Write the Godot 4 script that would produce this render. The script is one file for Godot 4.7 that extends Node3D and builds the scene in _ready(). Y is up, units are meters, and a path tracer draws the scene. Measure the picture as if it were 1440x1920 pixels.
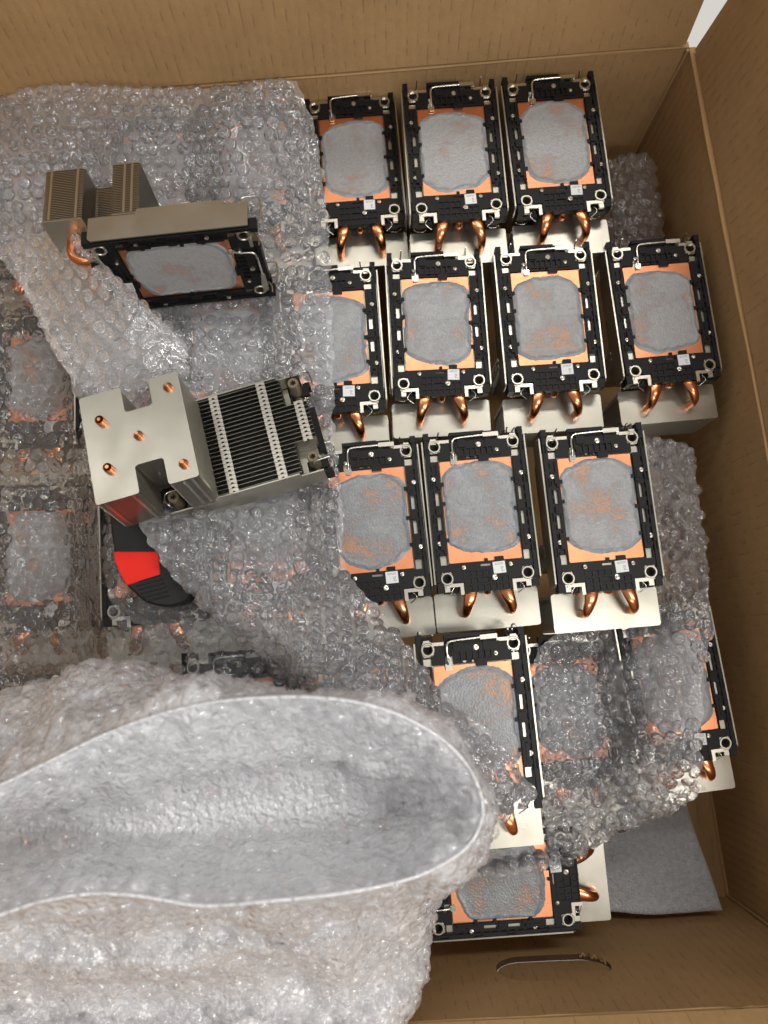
extends Node3D

const MM := 0.001
var mats := {}
var names := {}
var bubble_meshes: Array[ArrayMesh] = []
var rng := RandomNumberGenerator.new()
var crumple := FastNoiseLite.new()
var fold := FastNoiseLite.new()
const EYE := Vector3(0, 0.527, 0)


# ---------------------------------------------------------------- mesh builder
class Geo:
	var v := PackedVector3Array()
	var n := PackedVector3Array()
	var uv := PackedVector2Array()
	var c := PackedColorArray()
	var ix := PackedInt32Array()
	var col := Color.WHITE
	var colored := false

	func vert(p: Vector3, nn: Vector3, t := Vector2.ZERO) -> int:
		v.append(p)
		n.append(nn)
		uv.append(t)
		c.append(col)
		return v.size() - 1

	func tri(a: int, b: int, d: int, out: Vector3) -> void:
		# front faces run clockwise
		if (v[b] - v[a]).cross(v[d] - v[a]).dot(out) > 0.0:
			ix.append_array([a, d, b])
		else:
			ix.append_array([a, b, d])

	func quad(a: Vector3, b: Vector3, d: Vector3, e: Vector3, out: Vector3, ua := Vector2(0, 0), ub := Vector2(1, 0), ud := Vector2(1, 1), ue := Vector2(0, 1)) -> void:
		var i := vert(a, out, ua)
		vert(b, out, ub)
		vert(d, out, ud)
		vert(e, out, ue)
		tri(i, i + 1, i + 2, out)
		tri(i, i + 2, i + 3, out)

	func box(x0: float, x1: float, y0: float, y1: float, z0: float, z1: float, t := Transform3D.IDENTITY) -> void:
		var p := func(x, y, z): return t * Vector3(x, y, z)
		var b := t.basis
		quad(p.call(x0, y1, z0), p.call(x1, y1, z0), p.call(x1, y1, z1), p.call(x0, y1, z1), b.y.normalized())
		quad(p.call(x0, y0, z0), p.call(x1, y0, z0), p.call(x1, y0, z1), p.call(x0, y0, z1), -b.y.normalized())
		quad(p.call(x0, y0, z0), p.call(x0, y1, z0), p.call(x0, y1, z1), p.call(x0, y0, z1), -b.x.normalized())
		quad(p.call(x1, y0, z0), p.call(x1, y1, z0), p.call(x1, y1, z1), p.call(x1, y0, z1), b.x.normalized())
		quad(p.call(x0, y0, z0), p.call(x1, y0, z0), p.call(x1, y1, z0), p.call(x0, y1, z0), -b.z.normalized())
		quad(p.call(x0, y0, z1), p.call(x1, y0, z1), p.call(x1, y1, z1), p.call(x0, y1, z1), b.z.normalized())

	# extrude a polygon given in (x, z) from y0 to y1; t may turn it
	func prism(poly: PackedVector2Array, y0: float, y1: float, t := Transform3D.IDENTITY, bevel := 0.0) -> void:
		var idx := Geometry2D.triangulate_polygon(poly)
		var up := t.basis.y.normalized()
		var cen := Vector2.ZERO
		for q in poly:
			cen += q
		cen /= poly.size()
		var inset := poly
		if bevel > 0.0:
			var off := Geometry2D.offset_polygon(poly, -bevel)
			inset = PackedVector2Array()
			for q in poly:
				var best := q
				var bd := 1e9
				for o in off:
					for w in o:
						if w.distance_squared_to(q) < bd:
							bd = w.distance_squared_to(q)
							best = w
				inset.append(best)
		for side in 2:
			var base := v.size()
			var y := y1 if side == 0 else y0
			for q in (inset if side == 0 else poly):
				vert(t * Vector3(q.x, y, q.y), up if side == 0 else -up, q)
			for k in range(0, idx.size(), 3):
				tri(base + idx[k], base + idx[k + 1], base + idx[k + 2], up if side == 0 else -up)
		var area := 0.0
		for k in poly.size():
			area += poly[k].cross(poly[(k + 1) % poly.size()])
		for k in poly.size():
			var a := poly[k]
			var b := poly[(k + 1) % poly.size()]
			var d := (b - a)
			if d.length() < 1e-7:
				continue
			var o2 := Vector2(d.y, -d.x).normalized() * signf(area)
			var o3 := (t.basis * Vector3(o2.x, 0, o2.y)).normalized()
			var ym := y1 - bevel
			quad(t * Vector3(a.x, y0, a.y), t * Vector3(b.x, y0, b.y), t * Vector3(b.x, ym, b.y), t * Vector3(a.x, ym, a.y), o3)
			if bevel > 0.0:
				var ia := inset[k]
				var ib := inset[(k + 1) % poly.size()]
				quad(t * Vector3(a.x, ym, a.y), t * Vector3(b.x, ym, b.y), t * Vector3(ib.x, y1, ib.y), t * Vector3(ia.x, y1, ia.y), (o3 + up).normalized())

	# tube along points; rad: one Vector2 (half width, half height) per point
	func tube(pts: Array, rad: Array, sides := 10, caps := true, side_hint := Vector3.RIGHT) -> void:
		var rows := []
		for i in pts.size():
			var d: Vector3 = (pts[mini(i + 1, pts.size() - 1)] - pts[maxi(i - 1, 0)]).normalized()
			var s := (side_hint - d * side_hint.dot(d))
			if s.length() < 0.05:
				s = Vector3.UP - d * d.y
			s = s.normalized()
			var u := d.cross(s).normalized()
			var r: Vector2 = rad[mini(i, rad.size() - 1)]
			var row := []
			for k in sides + 1:
				var a := TAU * k / sides
				var o := s * cos(a) * r.x + u * sin(a) * r.y
				var nn := (s * cos(a) / maxf(r.x, 1e-6) + u * sin(a) / maxf(r.y, 1e-6)).normalized()
				row.append(vert(pts[i] + o, nn, Vector2(float(k) / sides, i)))
			rows.append(row)
		for i in rows.size() - 1:
			for k in sides:
				var nn: Vector3 = n[rows[i][k]] + n[rows[i + 1][k + 1]]
				tri(rows[i][k], rows[i][k + 1], rows[i + 1][k + 1], nn)
				tri(rows[i][k], rows[i + 1][k + 1], rows[i + 1][k], nn)
		if caps:
			for e in 2:
				var i := 0 if e == 0 else pts.size() - 1
				var d: Vector3 = (pts[1] - pts[0]).normalized() * -1.0 if e == 0 else (pts[-1] - pts[-2]).normalized()
				var m := vert(pts[i], d)
				var ring := []
				for k in sides:
					ring.append(vert(v[rows[i][k]], d))
				for k in sides:
					tri(m, ring[k], ring[(k + 1) % sides], d)

	# ring: lathe a closed or open profile of (radius, height) round the y axis at centre o
	func lathe(profile: Array, o: Vector3, sides := 20, t := Transform3D.IDENTITY) -> void:
		for j in profile.size() - 1:
			var a: Vector2 = profile[j]
			var b: Vector2 = profile[j + 1]
			var d := b - a
			if d.length() < 1e-8:
				continue
			var nn := Vector2(d.y, -d.x).normalized()
			var base := v.size()
			for k in sides + 1:
				var f := TAU * k / sides
				var dir := Vector3(cos(f), 0, sin(f))
				var no := (t.basis * (dir * nn.x + Vector3.UP * nn.y)).normalized()
				vert(t * (o + dir * a.x + Vector3.UP * a.y), no)
				vert(t * (o + dir * b.x + Vector3.UP * b.y), no)
			for k in sides:
				var q := base + k * 2
				var no := n[q] + n[q + 2]
				tri(q, q + 1, q + 3, no)
				tri(q, q + 3, q + 2, no)

	# stepped relief: rectangles [x0, x1, z0, z1, height], later ones win; a height under floor_y is a hole
	func relief(rects: Array, floor_y: float, k := 0.001) -> void:
		var xs := []
		var zs := []
		for r in rects:
			for q in [r[0], r[1]]:
				if not xs.has(q):
					xs.append(q)
			for q in [r[2], r[3]]:
				if not zs.has(q):
					zs.append(q)
		xs.sort()
		zs.sort()
		var w := xs.size() - 1
		var h := zs.size() - 1
		var g := PackedFloat32Array()
		g.resize(w * h)
		g.fill(-99.0)
		for r in rects:
			var i0: int = xs.find(r[0])
			var i1: int = xs.find(r[1])
			var j0: int = zs.find(r[2])
			var j1: int = zs.find(r[3])
			for j in range(j0, j1):
				for i in range(i0, i1):
					g[j * w + i] = r[4]
		for j in h:
			for i in w:
				var y := g[j * w + i]
				if y <= floor_y:
					continue
				var x0: float = xs[i] * k
				var x1: float = xs[i + 1] * k
				var z0: float = zs[j] * k
				var z1: float = zs[j + 1] * k
				quad(Vector3(x0, y * k, z0), Vector3(x1, y * k, z0), Vector3(x1, y * k, z1), Vector3(x0, y * k, z1), Vector3.UP)
				quad(Vector3(x0, floor_y * k, z0), Vector3(x1, floor_y * k, z0), Vector3(x1, floor_y * k, z1), Vector3(x0, floor_y * k, z1), Vector3.DOWN)
				var e := g[j * w + i + 1] if i + 1 < w else -99.0
				if e < y:
					var yy := maxf(e, floor_y) * k
					quad(Vector3(x1, yy, z0), Vector3(x1, yy, z1), Vector3(x1, y * k, z1), Vector3(x1, y * k, z0), Vector3.RIGHT)
				e = g[j * w + i - 1] if i > 0 else -99.0
				if e < y:
					var yy := maxf(e, floor_y) * k
					quad(Vector3(x0, yy, z0), Vector3(x0, yy, z1), Vector3(x0, y * k, z1), Vector3(x0, y * k, z0), Vector3.LEFT)
				e = g[(j + 1) * w + i] if j + 1 < h else -99.0
				if e < y:
					var yy := maxf(e, floor_y) * k
					quad(Vector3(x0, yy, z1), Vector3(x1, yy, z1), Vector3(x1, y * k, z1), Vector3(x0, y * k, z1), Vector3.BACK)
				e = g[(j - 1) * w + i] if j > 0 else -99.0
				if e < y:
					var yy := maxf(e, floor_y) * k
					quad(Vector3(x0, yy, z0), Vector3(x1, yy, z0), Vector3(x1, y * k, z0), Vector3(x0, y * k, z0), Vector3.FORWARD)

	# a smooth grid of points, rows by columns
	func grid(pts: Array, rows: int, cols: int, flip := false, uvs: Array = []) -> void:
		var base := v.size()
		for j in rows:
			for i in cols:
				var a: Vector3 = pts[j * cols + mini(i + 1, cols - 1)] - pts[j * cols + maxi(i - 1, 0)]
				var b: Vector3 = pts[mini(j + 1, rows - 1) * cols + i] - pts[maxi(j - 1, 0) * cols + i]
				var nn := b.cross(a).normalized()
				vert(pts[j * cols + i], -nn if flip else nn, uvs[j * cols + i] if uvs else Vector2(float(i) / (cols - 1), float(j) / (rows - 1)))
		for j in rows - 1:
			for i in cols - 1:
				var q := base + j * cols + i
				var o := n[q] + n[q + cols + 1]
				tri(q, q + 1, q + cols + 1, o)
				tri(q, q + cols + 1, q + cols, o)

	# turn every face to agree with its vertex normals
	func rewind() -> void:
		for k in range(0, ix.size(), 3):
			var o := n[ix[k]] + n[ix[k + 1]] + n[ix[k + 2]]
			if (v[ix[k + 1]] - v[ix[k]]).cross(v[ix[k + 2]] - v[ix[k]]).dot(o) > 0.0:
				var t := ix[k + 1]
				ix[k + 1] = ix[k + 2]
				ix[k + 2] = t

	func mesh() -> ArrayMesh:
		var a := []
		a.resize(Mesh.ARRAY_MAX)
		a[Mesh.ARRAY_VERTEX] = v
		a[Mesh.ARRAY_NORMAL] = n
		a[Mesh.ARRAY_TEX_UV] = uv
		if colored:
			a[Mesh.ARRAY_COLOR] = c
		a[Mesh.ARRAY_INDEX] = ix
		var m := ArrayMesh.new()
		m.add_surface_from_arrays(Mesh.PRIMITIVE_TRIANGLES, a)
		return m


# ---------------------------------------------------------------- naming
func numbered(called: String) -> String:
	var k: int = names.get(called, 0)
	names[called] = k + 1
	return called if k == 0 else "%s_%03d" % [called, k]


func part(called: String, m: Mesh, mat: Material, parent: Node) -> MeshInstance3D:
	var o := MeshInstance3D.new()
	o.mesh = m
	o.material_override = mat
	var k: int = parent.get_meta("n_" + called, 0) if parent != self else 0
	if parent != self:
		parent.set_meta("n_" + called, k + 1)
		o.name = called if k == 0 else "%s_%03d" % [called, k]
	else:
		o.name = numbered(called)
	parent.add_child(o, true)
	return o


func tag(o: Node, label: String, category: String, group := "") -> void:
	o.set_meta("label", label)
	o.set_meta("category", category)
	if group:
		o.set_meta("group", group)


func thing(called: String, label: String, category: String, at := Vector3.ZERO, group := "") -> Node3D:
	var o := Node3D.new()
	o.name = numbered(called)
	add_child(o)
	o.position = at
	tag(o, label, category, group)
	return o


# ---------------------------------------------------------------- materials
func noise_tex(freq: float, lo: Color, hi: Color, size := 256, seed_ := 1, octaves := 4, kind := FastNoiseLite.TYPE_SIMPLEX_SMOOTH) -> NoiseTexture2D:
	var f := FastNoiseLite.new()
	f.seed = seed_
	f.noise_type = kind
	f.frequency = freq
	f.fractal_octaves = octaves
	var t := NoiseTexture2D.new()
	t.width = size
	t.height = size
	t.seamless = true
	t.noise = f
	var g := Gradient.new()
	g.set_color(0, lo)
	g.set_color(1, hi)
	t.color_ramp = g
	return t


func bump_tex(freq: float, strength: float, size := 256, seed_ := 3, octaves := 3) -> NoiseTexture2D:
	var f := FastNoiseLite.new()
	f.seed = seed_
	f.frequency = freq
	f.fractal_octaves = octaves
	var t := NoiseTexture2D.new()
	t.width = size
	t.height = size
	t.seamless = true
	t.as_normal_map = true
	t.bump_strength = strength
	t.noise = f
	return t


func solid(key: String, c: Color, rough: float, metal := 0.0) -> StandardMaterial3D:
	var m := StandardMaterial3D.new()
	m.resource_name = key
	m.albedo_color = c
	m.roughness = rough
	m.metallic = metal
	mats[key] = m
	return m


func triplanar(m: StandardMaterial3D, scale: float) -> void:
	m.uv1_triplanar = true
	m.uv1_scale = Vector3.ONE * scale


func make_materials() -> void:
	var m := solid("nickel", Color(1, 1, 1), 0.32, 0.9)
	m.albedo_texture = noise_tex(0.008, Color(0.69, 0.675, 0.625), Color(0.785, 0.772, 0.725), 256, 5)
	m.roughness_texture = noise_tex(0.012, Color(0.75, 0.75, 0.75), Color(1, 1, 1), 256, 8)
	m.roughness = 0.36
	m.normal_enabled = true
	m.normal_texture = bump_tex(0.2, 1.2, 256, 9, 2)
	m.normal_scale = 0.025
	triplanar(m, 9.0)
	m.uv1_world_triplanar = true
	m = solid("fin", Color(0.86, 0.845, 0.80), 0.3, 1.0)
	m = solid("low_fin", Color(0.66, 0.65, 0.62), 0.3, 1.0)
	m = solid("wire", Color(0.86, 0.85, 0.82), 0.22, 1.0)
	m = solid("nut", Color(0.82, 0.80, 0.75), 0.3, 1.0)
	m = solid("copper", Color(1, 1, 1), 0.38, 1.0)
	m.albedo_texture = noise_tex(0.01, Color(0.88, 0.57, 0.41), Color(0.96, 0.68, 0.52), 256, 15)
	m.normal_enabled = true
	m.normal_texture = bump_tex(0.25, 1.0, 256, 19, 2)
	m.normal_scale = 0.10
	triplanar(m, 10.0)
	m = solid("pipe", Color(0.90, 0.60, 0.42), 0.24, 1.0)
	m.normal_enabled = true
	m.normal_texture = bump_tex(0.03, 1.5, 256, 29, 3)
	m.normal_scale = 0.25
	triplanar(m, 14.0)
	m = solid("paste", Color(1, 1, 1), 0.29)
	m.vertex_color_use_as_albedo = true
	m.metallic_specular = 0.5
	m.normal_enabled = true
	m.normal_texture = bump_tex(0.09, 4.0, 256, 33, 4)
	m.normal_scale = 0.32
	triplanar(m, 22.0)
	m = solid("black", Color(0.075, 0.075, 0.078), 0.5)
	m.metallic_specular = 0.38
	m.normal_enabled = true
	m.normal_texture = bump_tex(0.3, 1.5, 256, 41, 2)
	m.normal_scale = 0.25
	triplanar(m, 12.0)
	m = solid("dark", Color(0.06, 0.06, 0.06), 0.7)
	m = solid("screw", Color(0.50, 0.45, 0.37), 0.38, 0.35)
	m = solid("rubber", Color(0.10, 0.10, 0.105), 0.62)
	m.normal_enabled = true
	m.normal_texture = bump_tex(0.35, 2.0, 256, 43, 2)
	m.normal_scale = 0.3
	triplanar(m, 12.0)
	m = solid("red", Color(0.93, 0.13, 0.05), 0.42)
	# felt
	m = solid("felt", Color(1, 1, 1), 0.95)
	m.albedo_texture = noise_tex(0.05, Color(0.62, 0.63, 0.645), Color(0.73, 0.735, 0.745), 256, 51, 5)
	m.rim_enabled = true
	m.rim = 0.4
	m.normal_enabled = true
	m.normal_texture = bump_tex(0.12, 6.0, 256, 53, 4)
	triplanar(m, 14.0)
	var wrinkles := bump_tex(0.018, 7.0, 512, 61, 2)
	# clear polythene, from nearly clear to milky
	for q in [["clear", 0.09, 0.06, 0.0], ["hazy", 0.22, 0.10, 0.0], ["milky", 0.80, 0.24, 0.30]]:
		m = solid("film_" + q[0], Color(0.96, 0.965, 0.98, q[1]), 0.09)
		m.transparency = BaseMaterial3D.TRANSPARENCY_ALPHA
		m.normal_enabled = true
		m.normal_texture = wrinkles
		m.normal_scale = 3.2 if q[0] == "milky" else 1.1
		m.metallic_specular = 0.7
		m.clearcoat_enabled = true
		m.clearcoat = 1.0
		m.clearcoat_roughness = 0.05
		triplanar(m, 22.0 if q[0] == "milky" else 16.0)
		m.uv1_world_triplanar = true
		if q[3] > 0.0:
			m.backlight_enabled = true
			m.backlight = Color(q[3], q[3], q[3])
		m = solid("bubble_" + q[0], Color(0.93, 0.935, 0.955, q[2]), 0.05)
		if q[0] != "milky":
			m.refraction_enabled = true
		m.refraction_scale = 0.044
		m.metallic_specular = 0.7
		m.clearcoat_enabled = true
		m.clearcoat = 1.0
		m.clearcoat_roughness = 0.04
		m.transparency = BaseMaterial3D.TRANSPARENCY_ALPHA
		m.normal_enabled = true
		m.normal_texture = wrinkles
		m.normal_scale = 1.5
		triplanar(m, 26.0)
		m.uv1_world_triplanar = true
		if q[3] > 0.0:
			m.backlight_enabled = true
			m.backlight = Color(q[3], q[3], q[3]) * 0.4
	# kraft board
	m = solid("card", Color(1, 1, 1), 0.82)
	m.albedo_texture = ImageTexture.create_from_image(card_image())
	m.metallic_specular = 0.35
	m.normal_enabled = true
	m.normal_texture = ImageTexture.create_from_image(card_relief())
	m.normal_scale = 0.5
	m = solid("card_edge", Color(0.34, 0.25, 0.17), 0.9)
	m = solid("floor", Color(0.86, 0.86, 0.85), 0.6)
	# printed sticker
	m = solid("sticker", Color(1, 1, 1), 0.5)
	m.albedo_texture = ImageTexture.create_from_image(sticker_image())


const CARD_M := 0.5   # metres per texture tile


func card_image() -> Image:
	var s := 1024
	var im := Image.create(s, s, false, Image.FORMAT_RGB8)
	var f := FastNoiseLite.new()
	f.seed = 71
	f.frequency = 0.012
	f.fractal_octaves = 4
	var g := FastNoiseLite.new()
	g.seed = 72
	g.frequency = 0.16
	g.fractal_octaves = 2
	var d := FastNoiseLite.new()
	d.seed = 73
	d.frequency = 0.03
	var base := Color(0.715, 0.58, 0.415)
	for y in s:
		for x in s:
			var k := 1.0 + f.get_noise_2d(x * 0.5, y * 0.5) * 0.05 + g.get_noise_2d(x, y) * 0.02
			var ph := fposmod(float(x) + d.get_noise_2d(0, y * 0.2) * 2.0, 16.0)
			if ph < 1.6:
				var on := d.get_noise_2d(floorf(float(x) / 16.0) * 91.0, y * 0.9)
				if on > 0.0:
					k *= 1.0 - 0.12 * minf(1.0, on * 4.0)
			im.set_pixel(x, y, Color(base.r * k, base.g * k, base.b * k * 0.99))
	return im


func card_relief() -> Image:
	var s := 512
	var im := Image.create(s, s, false, Image.FORMAT_RGB8)
	var f := FastNoiseLite.new()
	f.seed = 75
	f.frequency = 0.06
	for y in s:
		for x in s:
			var h := 0.5 + 0.10 * cos(TAU * x / 8.0) + 0.2 * f.get_noise_2d(x, y)
			im.set_pixel(x, y, Color(h, h, h))
	im.bump_map_to_normal_map(2.0)
	return im


func sticker_image() -> Image:
	var im := Image.create(80, 74, false, Image.FORMAT_RGB8)
	im.fill(Color(0.90, 0.91, 0.92))
	var r := RandomNumberGenerator.new()
	r.seed = 4
	# print far too small to read: rows of grey specks
	for row in [[8, 14, 66], [16, 14, 66], [34, 48, 68], [42, 48, 66], [50, 50, 58], [58, 50, 68]]:
		var x: int = row[1]
		while x < row[2]:
			var w := r.randi_range(2, 4)
			im.fill_rect(Rect2i(x, row[0], w, 4), Color(0.35, 0.35, 0.36))
			x += w + r.randi_range(2, 3)
	return im


# ---------------------------------------------------------------- shapes for the heatsink
func rounded(corners: Array, r: float, seg := 4) -> PackedVector2Array:
	var out := PackedVector2Array()
	var k := corners.size()
	for i in k:
		var p: Vector2 = corners[i]
		var a: Vector2 = (corners[(i + k - 1) % k] - p).normalized()
		var b: Vector2 = (corners[(i + 1) % k] - p).normalized()
		for j in seg + 1:
			var t := float(j) / seg
			var q0 := p + a * r
			var q1 := p + b * r
			out.append(q0.lerp(p, t).lerp(p.lerp(q1, t), t))
	return out


func rect_poly(x0: float, x1: float, z0: float, z1: float, r: float, seg := 4) -> PackedVector2Array:
	return rounded([Vector2(x0, z0) * MM, Vector2(x1, z0) * MM, Vector2(x1, z1) * MM, Vector2(x0, z1) * MM], r * MM, seg)


func tower_outline(seg := 3) -> PackedVector2Array:
	var c := []
	for p in [[-37, 19], [-37, 38], [-18.5, 38], [-18.5, 56], [-37, 56], [-37, 83], [37, 83], [37, 56], [18.5, 56], [18.5, 38], [37, 38], [37, 19]]:
		c.append(Vector2(p[0], p[1]) * MM)
	return rounded(c, 2.2 * MM, seg)


func frame_mesh() -> ArrayMesh:
	var g := Geo.new()
	var r := []
	var H := 1.4
	# rails, end bars
	r.append([-34.6, 34.6, -50.0, -36.6, H])
	r.append([-17.0, 17.0, -56.0, -50.0, H])
	r.append([-35.2, -26.2, -52.0, 49.5, H])
	r.append([26.2, 35.2, -52.0, 49.5, H])
	r.append([-34.6, 34.6, 37.0, 50.0, H])
	r.append([-16.5, 16.5, 50.0, 57.5, H])
	# raised strips and blocks
	for s in [-1.0, 1.0]:
		var q := func(x0: float, x1: float, z0: float, z1: float, h: float) -> void:
			r.append([minf(s * x0, s * x1), maxf(s * x0, s * x1), z0, z1, h])
		q.call(32.6, 35.2, -52.0, 49.5, 2.3)
		q.call(26.2, 28.4, -34.0, -16.0, 2.6)
		q.call(27.2, 29.6, -26.0, -18.0, 3.0)
		q.call(26.2, 28.2, 14.0, 30.0, 2.6)
		q.call(28.2, 30.4, 16.0, 27.0, 3.1)
		q.call(26.2, 31.0, -3.4, 2.4, 2.2)
		# slots down to the metal base
		q.call(28.0, 30.6, -14.0, -4.6, -50.0)
		q.call(28.0, 30.6, 3.6, 12.8, -50.0)
		q.call(26.2, 31.6, -43.0, -36.2, -50.0)
		q.call(26.6, 31.4, 31.0, 37.6, -50.0)
		# small pockets down the rail
		for k in 11:
			var z := -33.0 + k * 6.2
			q.call(31.4, 32.4, z, z + 3.6, 0.4)
		for k in 4:
			q.call(33.2, 34.6, -46.0 + k * 24.0, -40.0 + k * 24.0, 1.2)
		# cut outs round the four nuts
		q.call(22.5, 35.2, 49.5, 50.0, -50.0)
		q.call(24.0, 32.0, -52.0, -43.0, -50.0)
		q.call(24.0, 32.2, 42.6, 50.0, -50.0)
		q.call(18.8, 24.0, 50.0, 50.1, -50.0)
		# clips reaching over the copper
		q.call(23.9, 26.2, -21.0, -18.4, 1.5)
		q.call(24.0, 26.2, 19.0, 21.4, 1.5)
	r.append([23.6, 26.2, 0.0, 2.6, 1.5])
	r.append([-26.2, -24.0, -7.0, -4.6, 1.5])
	# top bar relief
	r.append([-13.0, 19.0, -49.6, -38.2, 2.2])
	r.append([-11.5, -6.0, -50.6, -45.0, 3.2])
	r.append([8.0, 12.0, -50.6, -40.0, 2.8])
	for k in 6:
		r.append([-10.0 + k * 4.0, -7.2 + k * 4.0, -44.0, -39.0, 1.1])
	r.append([2.6, 9.6, -38.2, -34.4, 2.0])
	r.append([-17.0, 7.6, -56.0, -53.6, 3.6])
	r.append([-6.0, -3.0, -38.4, -37.0, -50.0])
	r.append([0.0, 2.0, -38.4, -37.0, -50.0])
	r.append([-17.2, -12.0, -41.5, -36.6, -50.0])
	# bottom bar relief: waffle of shallow pockets
	r.append([-16.5, 16.5, 40.5, 57.5, 1.7])
	for j in 3:
		for k in 7:
			if j == 0 and k > 3:
				continue
			if j == 1 and k == 2:
				continue
			r.append([-14.8 + k * 4.3, -11.4 + k * 4.3, 43.0 + j * 4.9, 46.6 + j * 4.9, 0.9])
	r.append([-5.4, 0.4, 47.6, 51.6, 0.5])
	r.append([-4.0, 3.6, 38.6, 40.2, -50.0])
	r.append([6.4, 12.4, 34.2, 38.0, 1.9])
	r.append([-0.8, 1.4, 34.9, 37.0, 1.6])
	g.relief(r, -3.2)
	return g.mesh()


func side_mesh(s: float) -> ArrayMesh:
	var g := Geo.new()
	# polygon in (z, y) turned upright
	var pl := rounded([Vector2(-51.5, 1.0), Vector2(50, 1.0), Vector2(52, -1.0), Vector2(52, -17.6), Vector2(21.5, -17.6), Vector2(20.5, -21.6), Vector2(-36, -21.6), Vector2(-36.6, -17.6), Vector2(-51.5, -17.6)], 0.4, 2)
	var sc := PackedVector2Array()
	for p in pl:
		sc.append(p * MM)
	# basis: polygon x -> local z, polygon y(z slot) -> local y, extrusion -> local x
	var t := Transform3D(Basis(Vector3(0, 0, 1), Vector3(1, 0, 0), Vector3(0, 1, 0)), Vector3.ZERO)
	var a := 36.1 * s
	g.prism(sc, minf(a, a + 1.0 * s) * MM, maxf(a, a + 1.0 * s) * MM, t)
	return g.mesh()


func smooth_path(pts: Array, n: int) -> Array:
	var out := []
	for i in pts.size() - 1:
		for k in n:
			var t := float(k) / n
			out.append(pts[i].cubic_interpolate(pts[i + 1], pts[maxi(i - 1, 0)], pts[mini(i + 2, pts.size() - 1)], t))
	out.append(pts[-1])
	return out


func pipe_mesh(s: float) -> ArrayMesh:
	var g := Geo.new()
	var p := [Vector3(12.2 * s, -2.6, 50), Vector3(12.4 * s, -2.6, 56), Vector3(13.4 * s, -2.4, 61), Vector3(14.8 * s, -3.2, 65.5), Vector3(16.0 * s, -6.2, 69.5), Vector3(16.5 * s, -11, 71.2), Vector3(16.5 * s, -17, 71.2), Vector3(16.5 * s, -40, 71.2), Vector3(16.5 * s, -63, 71.2), Vector3(16.5 * s, -65, 71.2), Vector3(16.5 * s, -66, 71.2)]
	var w := [Vector2(5.2, 1.9), Vector2(5.0, 2.0), Vector2(4.4, 2.2), Vector2(3.7, 2.6), Vector2(3.3, 2.9), Vector2(3.1, 3.1), Vector2(3.0, 3.0), Vector2(3.0, 3.0), Vector2(3.0, 3.0), Vector2(2.4, 2.4), Vector2(1.1, 1.1)]
	var pts := []
	var rad := []
	for i in p.size() - 1:
		for k in 5:
			var t := k / 5.0
			pts.append(p[i].cubic_interpolate(p[i + 1], p[maxi(i - 1, 0)], p[mini(i + 2, p.size() - 1)], t) * MM)
			rad.append(w[i].lerp(w[i + 1], t) * MM)
	pts.append(p[-1] * MM)
	rad.append(w[-1] * MM)
	g.tube(pts, rad, 18, true, Vector3.RIGHT)
	return g.mesh()


func straight_pipe(x: float, z: float, y0: float, lead: bool) -> ArrayMesh:
	var g := Geo.new()
	var p := []
	if lead:
		p = [Vector3(x, -3.4, z - 4.0), Vector3(x, -4.0, z + 3.0), Vector3(x, -7.0, z + 6.6), Vector3(x, -12.0, z + 5.0), Vector3(x, -18.0, z + 1.0), Vector3(x, -26.0, z)]
	else:
		p = [Vector3(x, y0, z), Vector3(x, -26.0, z)]
	p.append_array([Vector3(x, -45.0, z), Vector3(x, -63.0, z), Vector3(x, -65.0, z), Vector3(x, -66.0, z)])
	var pts := smooth_path(p, 4)
	var rad := []
	for i in pts.size():
		var q: Vector3 = pts[i]
		var r := 3.0
		if q.y < -63.0:
			r = lerpf(3.0, 1.1, clampf((-63.0 - q.y) / 3.0, 0, 1))
		pts[i] = q * MM
		rad.append(Vector2(r, r) * MM)
	g.tube(pts, rad, 16, true, Vector3.RIGHT)
	return g.mesh()


func fin_tower_mesh() -> ArrayMesh:
	var g := Geo.new()
	var o := tower_outline(2)
	for k in 28:
		var y := -19.6 - k * 1.455
		g.prism(o, (y - 0.45) * MM, y * MM)
		# folded lugs that link fin to fin
		for s in [-1.0, 1.0]:
			for z in [24.0, 29.0, 60.5, 78.0]:
				g.box(minf(36.8 * s, 37.25 * s) * MM, maxf(36.8 * s, 37.25 * s) * MM, (y - 1.25) * MM, y * MM, (z - 0.75) * MM, (z + 0.75) * MM)
	return g.mesh()


func tower_plate_mesh(y0: float, y1: float) -> ArrayMesh:
	var g := Geo.new()
	g.prism(tower_outline(5), y0 * MM, y1 * MM, Transform3D.IDENTITY)
	return g.mesh()


func low_fins_mesh() -> ArrayMesh:
	var g := Geo.new()
	for k in 24:
		var x := -35.0 + k * 3.04
		var z0 := -52.5 if absf(x) < 16.5 else -37.5
		g.box((x - 0.13) * MM, (x + 0.13) * MM, -20.8 * MM, -4.2 * MM, z0 * MM, 20.5 * MM)
		if k < 23:
			g.box((x + 1.36) * MM, (x + 1.68) * MM, -14.0 * MM, -4.2 * MM, z0 * MM if absf(x + 1.5) < 16.5 else -37.5 * MM, 20.5 * MM)
		if absf(x) < 16.0:
			g.box((x - 0.16) * MM, (x + 0.16) * MM, -16.8 * MM, -4.2 * MM, 20.5 * MM, 50.0 * MM)
	return g.mesh()


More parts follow.
